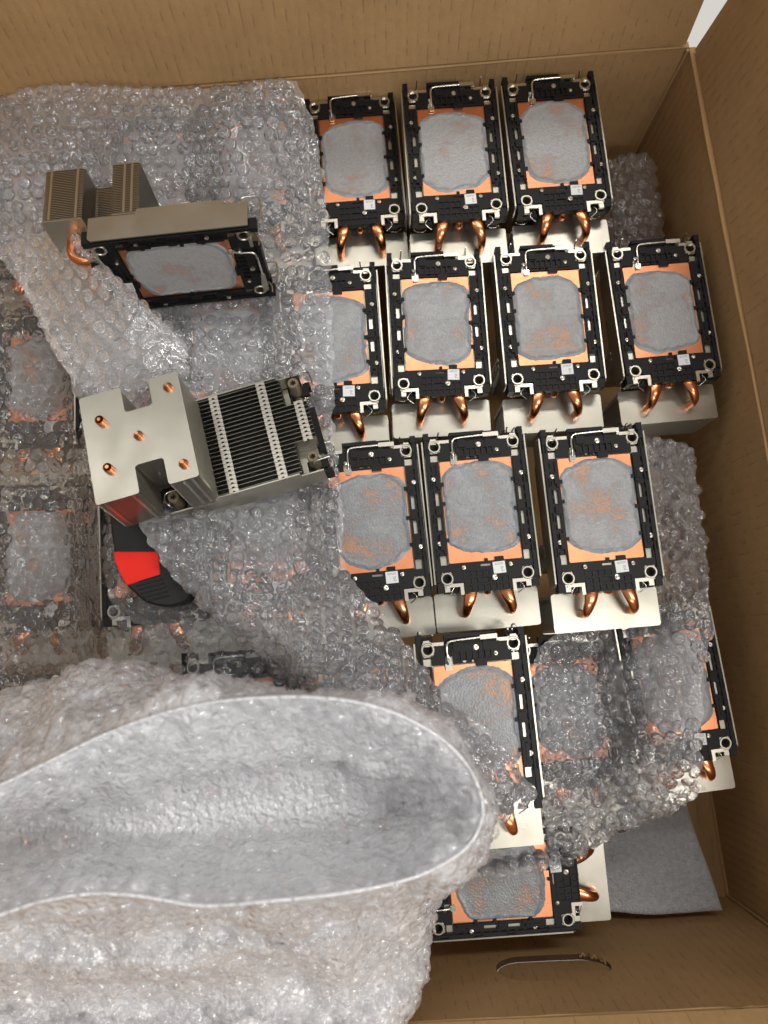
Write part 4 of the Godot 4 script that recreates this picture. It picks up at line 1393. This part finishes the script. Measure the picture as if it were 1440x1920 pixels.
	wrap_sheet(o, [[Vector3(-0.1910, 0.1700, 0.0693), Vector3(-0.1704, 0.1700, 0.0619), Vector3(-0.1475, 0.1700, 0.0510), Vector3(-0.1244, 0.1700, 0.0399), Vector3(-0.0948, 0.1750, 0.0297), Vector3(-0.0632, 0.1800, 0.0241), Vector3(-0.0277, 0.1850, 0.0231), Vector3(0.0000, 0.1850, 0.0280), Vector3(0.0232, 0.1800, 0.0397), Vector3(0.0375, 0.1750, 0.0543), Vector3(0.0436, 0.1700, 0.0705), Vector3(0.0398, 0.1700, 0.0838), Vector3(0.0276, 0.1750, 0.0924), Vector3(0.0090, 0.1800, 0.0986), Vector3(-0.0177, 0.1850, 0.1023), Vector3(-0.0487, 0.1850, 0.1054), Vector3(-0.0763, 0.1800, 0.1087), Vector3(-0.1034, 0.1800, 0.1049), Vector3(-0.1237, 0.1800, 0.1040), Vector3(-0.1437, 0.1800, 0.1070), Vector3(-0.1612, 0.1800, 0.1122), Vector3(-0.1809, 0.1800, 0.1178)],
		[Vector3(-0.1930, 0.1661, 0.0705), Vector3(-0.1722, 0.1661, 0.0631), Vector3(-0.1491, 0.1661, 0.0523), Vector3(-0.1258, 0.1661, 0.0413), Vector3(-0.0961, 0.1708, 0.0313), Vector3(-0.0644, 0.1755, 0.0255), Vector3(-0.0286, 0.1802, 0.0244), Vector3(-0.0007, 0.1802, 0.0292), Vector3(0.0227, 0.1755, 0.0408), Vector3(0.0369, 0.1708, 0.0554), Vector3(0.0430, 0.1661, 0.0713), Vector3(0.0392, 0.1661, 0.0845), Vector3(0.0269, 0.1708, 0.0931), Vector3(0.0083, 0.1755, 0.0993), Vector3(-0.0185, 0.1802, 0.1031), Vector3(-0.0497, 0.1802, 0.1062), Vector3(-0.0774, 0.1755, 0.1093), Vector3(-0.1048, 0.1755, 0.1057), Vector3(-0.1253, 0.1755, 0.1048), Vector3(-0.1455, 0.1755, 0.1078), Vector3(-0.1634, 0.1755, 0.1130), Vector3(-0.1833, 0.1755, 0.1185)],
		[Vector3(-0.1977, 0.1570, 0.0739), Vector3(-0.1764, 0.1570, 0.0669), Vector3(-0.1530, 0.1570, 0.0568), Vector3(-0.1294, 0.1570, 0.0467), Vector3(-0.0994, 0.1610, 0.0373), Vector3(-0.0677, 0.1650, 0.0312), Vector3(-0.0320, 0.1690, 0.0295), Vector3(-0.0038, 0.1690, 0.0338), Vector3(0.0196, 0.1650, 0.0448), Vector3(0.0335, 0.1610, 0.0586), Vector3(0.0391, 0.1570, 0.0736), Vector3(0.0354, 0.1570, 0.0858), Vector3(0.0233, 0.1610, 0.0940), Vector3(0.0049, 0.1650, 0.0998), Vector3(-0.0216, 0.1690, 0.1036), Vector3(-0.0525, 0.1690, 0.1066), Vector3(-0.0805, 0.1650, 0.1094), Vector3(-0.1080, 0.1650, 0.1063), Vector3(-0.1289, 0.1650, 0.1055), Vector3(-0.1498, 0.1650, 0.1084), Vector3(-0.1685, 0.1650, 0.1132), Vector3(-0.1891, 0.1650, 0.1183)],
		[Vector3(-0.2061, 0.1408, 0.0806), Vector3(-0.1837, 0.1408, 0.0744), Vector3(-0.1599, 0.1408, 0.0661), Vector3(-0.1359, 0.1408, 0.0577), Vector3(-0.1057, 0.1435, 0.0498), Vector3(-0.0742, 0.1462, 0.0430), Vector3(-0.0389, 0.1490, 0.0402), Vector3(-0.0106, 0.1490, 0.0434), Vector3(0.0126, 0.1462, 0.0528), Vector3(0.0257, 0.1435, 0.0651), Vector3(0.0305, 0.1408, 0.0778), Vector3(0.0271, 0.1408, 0.0877), Vector3(0.0154, 0.1435, 0.0948), Vector3(-0.0026, 0.1462, 0.0998), Vector3(-0.0280, 0.1490, 0.1034), Vector3(-0.0582, 0.1490, 0.1059), Vector3(-0.0862, 0.1462, 0.1083), Vector3(-0.1139, 0.1462, 0.1063), Vector3(-0.1352, 0.1462, 0.1058), Vector3(-0.1573, 0.1462, 0.1087), Vector3(-0.1778, 0.1462, 0.1125), Vector3(-0.1996, 0.1462, 0.1166)],
		[Vector3(-0.2161, 0.1212, 0.0893), Vector3(-0.1925, 0.1212, 0.0843), Vector3(-0.1682, 0.1212, 0.0784), Vector3(-0.1438, 0.1212, 0.0725), Vector3(-0.1135, 0.1225, 0.0667), Vector3(-0.0826, 0.1238, 0.0592), Vector3(-0.0483, 0.1250, 0.0549), Vector3(-0.0201, 0.1250, 0.0564), Vector3(0.0027, 0.1238, 0.0636), Vector3(0.0147, 0.1225, 0.0736), Vector3(0.0184, 0.1212, 0.0829), Vector3(0.0153, 0.1212, 0.0896), Vector3(0.0040, 0.1225, 0.0950), Vector3(-0.0132, 0.1238, 0.0988), Vector3(-0.0368, 0.1250, 0.1019), Vector3(-0.0656, 0.1250, 0.1037), Vector3(-0.0934, 0.1237, 0.1055), Vector3(-0.1211, 0.1238, 0.1053), Vector3(-0.1428, 0.1238, 0.1050), Vector3(-0.1663, 0.1238, 0.1078), Vector3(-0.1891, 0.1238, 0.1102), Vector3(-0.2125, 0.1237, 0.1128)],
		[Vector3(-0.2244, 0.1050, 0.0965), Vector3(-0.1998, 0.1050, 0.0925), Vector3(-0.1751, 0.1050, 0.0886), Vector3(-0.1503, 0.1050, 0.0846), Vector3(-0.1199, 0.1050, 0.0806), Vector3(-0.0895, 0.1050, 0.0726), Vector3(-0.0561, 0.1050, 0.0673), Vector3(-0.0280, 0.1050, 0.0673), Vector3(-0.0056, 0.1050, 0.0726), Vector3(0.0056, 0.1050, 0.0806), Vector3(0.0083, 0.1050, 0.0873), Vector3(0.0056, 0.1050, 0.0912), Vector3(-0.0055, 0.1050, 0.0952), Vector3(-0.0221, 0.1050, 0.0978), Vector3(-0.0442, 0.1050, 0.1004), Vector3(-0.0719, 0.1050, 0.1017), Vector3(-0.0994, 0.1050, 0.1030), Vector3(-0.1270, 0.1050, 0.1043), Vector3(-0.1491, 0.1050, 0.1043), Vector3(-0.1737, 0.1050, 0.1069), Vector3(-0.1985, 0.1050, 0.1082), Vector3(-0.2231, 0.1050, 0.1095)],
		[Vector3(-0.2263, 0.1020, 0.0932), Vector3(-0.2012, 0.1020, 0.0932), Vector3(-0.1760, 0.1020, 0.0932), Vector3(-0.1509, 0.1020, 0.0932), Vector3(-0.1202, 0.1020, 0.0932), Vector3(-0.0894, 0.1020, 0.0932), Vector3(-0.0559, 0.1020, 0.0932), Vector3(-0.0279, 0.1020, 0.0932), Vector3(-0.0056, 0.1020, 0.0932), Vector3(0.0056, 0.1020, 0.0932), Vector3(0.0084, 0.1020, 0.0932), Vector3(0.0056, 0.1020, 0.0932), Vector3(-0.0056, 0.1020, 0.0932), Vector3(-0.0224, 0.1020, 0.0932), Vector3(-0.0447, 0.1020, 0.0932), Vector3(-0.0727, 0.1020, 0.0932), Vector3(-0.1006, 0.1020, 0.0932), Vector3(-0.1285, 0.1020, 0.0932), Vector3(-0.1509, 0.1020, 0.0932), Vector3(-0.1760, 0.1020, 0.0932), Vector3(-0.2012, 0.1020, 0.0932), Vector3(-0.2263, 0.1020, 0.0932)]], {"rough": 0.0046, "fold": 0.006, "seed": 7, "look": "milky", "pinned": true, "step": 0.003, "margin": 0.011})
	wrap_sheet(o, [[Vector3(-0.1910, 0.1700, 0.0693), Vector3(-0.1704, 0.1700, 0.0619), Vector3(-0.1475, 0.1700, 0.0510), Vector3(-0.1244, 0.1700, 0.0399), Vector3(-0.0948, 0.1750, 0.0297), Vector3(-0.0632, 0.1800, 0.0241), Vector3(-0.0277, 0.1850, 0.0231), Vector3(0.0000, 0.1850, 0.0280), Vector3(0.0232, 0.1800, 0.0397), Vector3(0.0375, 0.1750, 0.0543), Vector3(0.0436, 0.1700, 0.0705), Vector3(0.0398, 0.1700, 0.0838), Vector3(0.0276, 0.1750, 0.0924), Vector3(0.0090, 0.1800, 0.0986), Vector3(-0.0177, 0.1850, 0.1023), Vector3(-0.0487, 0.1850, 0.1054), Vector3(-0.0763, 0.1800, 0.1087), Vector3(-0.1034, 0.1800, 0.1049), Vector3(-0.1237, 0.1800, 0.1040), Vector3(-0.1437, 0.1800, 0.1070), Vector3(-0.1612, 0.1800, 0.1122), Vector3(-0.1809, 0.1800, 0.1178)],
		[Vector3(-0.2186, 0.1200, 0.0700), Vector3(-0.1949, 0.1200, 0.0623), Vector3(-0.1701, 0.1200, 0.0497), Vector3(-0.1450, 0.1200, 0.0376), Vector3(-0.1071, 0.1400, 0.0271), Vector3(-0.0732, 0.1400, 0.0241), Vector3(-0.0340, 0.1400, 0.0246), Vector3(-0.0013, 0.1400, 0.0307), Vector3(0.0253, 0.1300, 0.0449), Vector3(0.0428, 0.1200, 0.0623), Vector3(0.0497, 0.1200, 0.0813), Vector3(0.0461, 0.1200, 0.0981), Vector3(0.0312, 0.1200, 0.1131), Vector3(0.0148, 0.1100, 0.1286), Vector3(-0.0193, 0.1000, 0.1381), Vector3(-0.0605, 0.1000, 0.1432), Vector3(-0.0935, 0.1000, 0.1440), Vector3(-0.1266, 0.1000, 0.1419), Vector3(-0.1513, 0.1000, 0.1414), Vector3(-0.1759, 0.1000, 0.1440), Vector3(-0.1977, 0.1000, 0.1470), Vector3(-0.2216, 0.1000, 0.1546)],
		[Vector3(-0.2371, 0.0900, 0.0500), Vector3(-0.2114, 0.0900, 0.0421), Vector3(-0.1860, 0.0900, 0.0286), Vector3(-0.1584, 0.0900, 0.0202), Vector3(-0.1274, 0.0900, 0.0191), Vector3(-0.0886, 0.0900, 0.0272), Vector3(-0.0407, 0.0800, 0.0307), Vector3(-0.0030, 0.0800, 0.0389), Vector3(0.0260, 0.0700, 0.0547), Vector3(0.0444, 0.0700, 0.0717), Vector3(0.0530, 0.0600, 0.0936), Vector3(0.0499, 0.0500, 0.1179), Vector3(0.0316, 0.0400, 0.1428), Vector3(0.0141, 0.0400, 0.1648), Vector3(-0.0172, 0.0800, 0.1566), Vector3(-0.0566, 0.0850, 0.1601), Vector3(-0.0933, 0.0850, 0.1653), Vector3(-0.1270, 0.0850, 0.1692), Vector3(-0.1551, 0.0850, 0.1700), Vector3(-0.1806, 0.0850, 0.1684), Vector3(-0.2035, 0.0850, 0.1653), Vector3(-0.2289, 0.0850, 0.1653)],
		[Vector3(-0.2598, 0.0500, 0.0437), Vector3(-0.2318, 0.0500, 0.0334), Vector3(-0.2023, 0.0500, 0.0189), Vector3(-0.1702, 0.0500, 0.0142), Vector3(-0.1362, 0.0500, 0.0139), Vector3(-0.1051, 0.0400, 0.0360), Vector3(-0.0459, 0.0400, 0.0415), Vector3(-0.0065, 0.0400, 0.0494), Vector3(0.0230, 0.0350, 0.0642), Vector3(0.0422, 0.0300, 0.0811), Vector3(0.0518, 0.0200, 0.1032), Vector3(0.0489, 0.0000, 0.1322), Vector3(0.0290, 0.0000, 0.1593), Vector3(0.0104, 0.0200, 0.1836), Vector3(-0.0198, 0.0500, 0.1868), Vector3(-0.0607, 0.0500, 0.1896), Vector3(-0.1001, 0.0500, 0.1924), Vector3(-0.1364, 0.0500, 0.1952), Vector3(-0.1667, 0.0500, 0.1952), Vector3(-0.1942, 0.0500, 0.1924), Vector3(-0.2187, 0.0500, 0.1896), Vector3(-0.2460, 0.0500, 0.1896)],
		[Vector3(-0.2766, 0.0200, 0.0415), Vector3(-0.2463, 0.0200, 0.0369), Vector3(-0.2145, 0.0200, 0.0265), Vector3(-0.1804, 0.0200, 0.0231), Vector3(-0.1477, 0.0200, 0.0248), Vector3(-0.1125, 0.0200, 0.0465), Vector3(-0.0510, 0.0200, 0.0514), Vector3(-0.0102, 0.0200, 0.0597), Vector3(0.0205, 0.0150, 0.0734), Vector3(0.0394, 0.0100, 0.0890), Vector3(0.0495, -0.0100, 0.1110), Vector3(0.0455, -0.0300, 0.1418), Vector3(0.0270, -0.0300, 0.1717), Vector3(0.0123, 0.0200, 0.2045), Vector3(-0.0185, 0.0400, 0.2077), Vector3(-0.0616, 0.0400, 0.2106), Vector3(-0.1016, 0.0400, 0.2120), Vector3(-0.1385, 0.0400, 0.2134), Vector3(-0.1693, 0.0400, 0.2134), Vector3(-0.1971, 0.0400, 0.2120), Vector3(-0.2218, 0.0400, 0.2106), Vector3(-0.2495, 0.0400, 0.2106)],
		[Vector3(-0.2873, 0.0000, 0.0449), Vector3(-0.2557, 0.0000, 0.0418), Vector3(-0.2226, 0.0000, 0.0328), Vector3(-0.1872, 0.0000, 0.0300), Vector3(-0.1549, 0.0000, 0.0328), Vector3(-0.1202, 0.0000, 0.0552), Vector3(-0.0565, 0.0000, 0.0603), Vector3(-0.0141, 0.0000, 0.0688), Vector3(0.0175, 0.0000, 0.0806), Vector3(0.0373, -0.0100, 0.0958), Vector3(0.0459, -0.0300, 0.1169), Vector3(0.0415, -0.0500, 0.1483), Vector3(0.0242, -0.0500, 0.1814), Vector3(0.0088, 0.0300, 0.2277), Vector3(-0.0180, 0.0500, 0.2186), Vector3(-0.0601, 0.0500, 0.2186), Vector3(-0.0991, 0.0500, 0.2186), Vector3(-0.1351, 0.0500, 0.2186), Vector3(-0.1652, 0.0500, 0.2186), Vector3(-0.1922, 0.0500, 0.2186), Vector3(-0.2162, 0.0500, 0.2186), Vector3(-0.2433, 0.0500, 0.2186)]], {"rough": 0.0050, "fold": 0.011, "margin": 0.008, "seed": 8, "look": "milky", "pinned": true, "step": 0.003, "side": -1.0, "singles": 0})
	# welded lip round the mouth
	var rim: Array = [Vector3(-0.1910, 0.1700, 0.0693), Vector3(-0.1704, 0.1700, 0.0619), Vector3(-0.1475, 0.1700, 0.0510), Vector3(-0.1244, 0.1700, 0.0399), Vector3(-0.0948, 0.1750, 0.0297), Vector3(-0.0632, 0.1800, 0.0241), Vector3(-0.0277, 0.1850, 0.0231), Vector3(0.0000, 0.1850, 0.0280), Vector3(0.0232, 0.1800, 0.0397), Vector3(0.0375, 0.1750, 0.0543), Vector3(0.0436, 0.1700, 0.0705), Vector3(0.0398, 0.1700, 0.0838), Vector3(0.0276, 0.1750, 0.0924), Vector3(0.0090, 0.1800, 0.0986), Vector3(-0.0177, 0.1850, 0.1023), Vector3(-0.0487, 0.1850, 0.1054), Vector3(-0.0763, 0.1800, 0.1087), Vector3(-0.1034, 0.1800, 0.1049), Vector3(-0.1237, 0.1800, 0.1040), Vector3(-0.1437, 0.1800, 0.1070), Vector3(-0.1612, 0.1800, 0.1122), Vector3(-0.1809, 0.1800, 0.1178)]
	var g := Geo.new()
	g.tube(smooth_path(rim, 6), [Vector2(0.0008, 0.0008)], 8)
	part("mouth_lip", g.mesh(), mats.film_milky, o)


func _ready() -> void:
	rng.seed = 1
	# camera
	var cam := Camera3D.new()
	cam.name = "camera"
	add_child(cam)
	cam.position = EYE
	cam.rotation_degrees = Vector3(-80.3, 0, 0)
	var at := CameraAttributesPhysical.new()
	at.frustum_focal_length = 18.037
	at.frustum_focus_distance = 0.52
	at.frustum_near = 0.03
	at.frustum_far = 60.0
	at.exposure_aperture = 5.0
	cam.attributes = at
	cam.current = true
	# room light: dim walls all round, two ceiling lamps outside the picture
	var env := Environment.new()
	env.background_mode = Environment.BG_COLOR
	env.background_color = Color(0.63, 0.63, 0.63)
	env.tonemap_mode = Environment.TONE_MAPPER_LINEAR
	env.tonemap_exposure = 0.88
	env.sdfgi_enabled = true
	env.ssao_enabled = true
	env.ssil_enabled = true
	var we := WorldEnvironment.new()
	we.name = "room"
	we.environment = env
	add_child(we)
	var spots := [[Vector3(0.95, 1.75, 0.25), 2.2], [Vector3(0.25, 1.95, -1.1), 0.95], [Vector3(0.15, 1.95, 1.35), 1.25], [Vector3(-1.25, 1.9, -1.15), 0.4], [Vector3(0.95, 1.9, -1.2), 0.6]]
	for q in spots:
		lamp(numbered("ceiling_lamp"), q[0], Vector3(0.0, 0.0, -0.1), Vector2(1.2, 0.20), q[1], Color(1.0, 0.982, 0.955))
	make_materials()
	# setting
	var g := Geo.new()
	g.quad(Vector3(-4, -0.212, -4), Vector3(4, -0.212, -4), Vector3(4, -0.212, 4), Vector3(-4, -0.212, 4), Vector3.UP)
	var fl := part("floor", g.mesh(), mats.floor, self)
	fl.set_meta("kind", "structure")
	build_box()
	# heatsinks
	heatsink_proto = make_heatsink()
	var rows_ := [
		["heatsink in the back row beside the bubble wrap's edge, smooth pale paste", -0.0237, -0.0267, -0.3786, 0.0835, 0.02, -0.1],
		["heatsink in the middle of the back row, pale textured grey paste", 0.053, -0.0025, -0.3688, 0.0642, 0.1, -0.05],
		["heatsink at the right end of the back row by the box corner", 0.1313, -0.0052, -0.3773, 0.082, 0.1, -0.05],
		["second-row heatsink half covered by the edge of the bubble wrap", -0.0383, -0.012, -0.2224, 0.0733, 0.2, 0.4],
		["second-row heatsink with copper showing at both sides of round paste", 0.0401, -0.0195, -0.2377, 0.0506, 0.22, 0.35],
		["second-row heatsink left of the right-hand one, brownish grey paste", 0.1224, -0.0115, -0.2389, 0.0625, 0.3, 0.25],
		["heatsink at the right end of the second row, close to the box's right wall", 0.2105, -0.021, -0.2491, 0.0914, 0.18, 0.1],
		["third-row heatsink beside the upright loose heatsink, left edge under wrap", -0.0079, -0.0059, -0.0856, 0.0955, 0.36, 0.5],
		["third-row heatsink with bare copper strip along the bottom of its paste", 0.0676, -0.0059, -0.0931, 0.0852, 0.34, 0.55],
		["right end of third row, paste heavily speckled with copper", 0.1483, 0.0069, -0.0923, 0.0813, 0.5, 0.3],
		["front-row heatsink next to the bag's mouth, lower half under clear wrap", 0.0603, 0.0168, 0.0488, 0.0831, 0.42, 0.45],
		["heatsink mostly under wrap, left of the front-row one, only top corner clear", -0.0198, 0.008, 0.0548, 0.083, 0.25, 0.3],
		["wrapped heatsink just behind the white bag, copper top and lever showing", -0.0964, -0.002, 0.0605, 0.083, 0.1, 0.7],
		["wrapped heatsink under the upright loose one's right half, beige plate showing through", -0.085, -0.004, -0.079, 0.09, 0.3, 0.3],
		["wrapped heatsink under the black and red tool, two copper pipes showing", -0.16, -0.002, -0.0705, 0.085, 0.2, 0.3],
		["wrapped back-row heatsink left of the bubble wrap's right edge", -0.101, -0.024, -0.372, 0.08, 0.2, 0.2],
		["wrapped second-row heatsink under the sideways loose heatsink", -0.117, -0.018, -0.215, 0.07, 0.2, 0.2],
		["wrapped heatsink deep along the left edge of the photo, copper frame dimly visible", -0.264, -0.064, -0.0663, 0.05, 0.3, 0.1],
		["deep heatsink under crumpled wrap right of the front-row one", 0.1405, -0.076, 0.0495, 0.09, 0.15, 0.6],
		["deep heatsink against the right wall, only its right rail and label clear", 0.2135, -0.052, 0.028, 0.13, 0.1, 0.1],
		["wrapped heatsink in the back row's far left, hardly visible", -0.18, -0.03, -0.366, 0.08, 0.2, 0.2],
		["wrapped second-row heatsink left of the upright heatsink's fin tower", -0.197, -0.028, -0.209, 0.07, 0.2, 0.2],
		["wrapped heatsink deep at the left edge, behind the one with the dim copper frame", -0.276, -0.066, -0.211, 0.05, 0.3, 0.1],
		["wrapped heatsink deep at the left edge, level with the sideways loose heatsink", -0.288, -0.066, -0.356, 0.05, 0.3, 0.1],
		["wrapped heatsink deep at the left edge, just above the white bag", -0.252, -0.066, 0.079, 0.05, 0.3, 0.1],
		["deep heatsink under the black and red tool's one, just its left rail visible", -0.186, -0.07, -0.068, 0.07, 0.3, 0.1],
		["deep heatsink left of the upright one's fin tower, just its left rail visible", -0.198, -0.07, -0.214, 0.07, 0.3, 0.1],
		["heatsink turned sideways in front, its pipes pointing right", 0.0843, -0.0718, 0.1717, 1.636, 0.3, 0.5]]
	for u in rows_:
		place_heatsink(u[0], at_yaw(u[1], u[2], u[3], u[4], u[5] if u.size() > 7 else 0.0), u[-2], u[-1])
	place_heatsink("loose heatsink lying on its side on the bubble wrap, pasted copper face to the front", Transform3D(Basis(Vector3(0.045, -0.98, 0.192), Vector3(0.091, 0.195, 0.977), Vector3(-0.995, -0.026, 0.098)).orthonormalized(), Vector3(-0.1366, 0.0366, -0.2518)), 0.12, 0.0, "heatsinks lying loose on the bubble wrap")
	place_heatsink("loose heatsink right way up, fin tower with five copper pipe ends on top", Transform3D(Basis(Vector3(-0.269, -0.171, -0.948), Vector3(0.078, -0.985, 0.155), Vector3(-0.96, -0.033, 0.278)).orthonormalized(), Vector3(-0.0972, 0.0114, -0.1297)), 0.2, 0.2, "heatsinks lying loose on the bubble wrap")
	heatsink_proto.free()
	build_felt()
	build_tool()
	build_wrap()
	print("fov ", cam.fov)


func lamp(called: String, at: Vector3, to: Vector3, size: Vector2, energy: float, c: Color) -> void:
	var l := AreaLight3D.new()
	l.name = called
	l.area_size = size
	l.light_energy = energy
	l.light_color = c
	l.shadow_enabled = true
	l.area_range = 8.0
	add_child(l)
	l.look_at_from_position(at, to, Vector3.FORWARD)
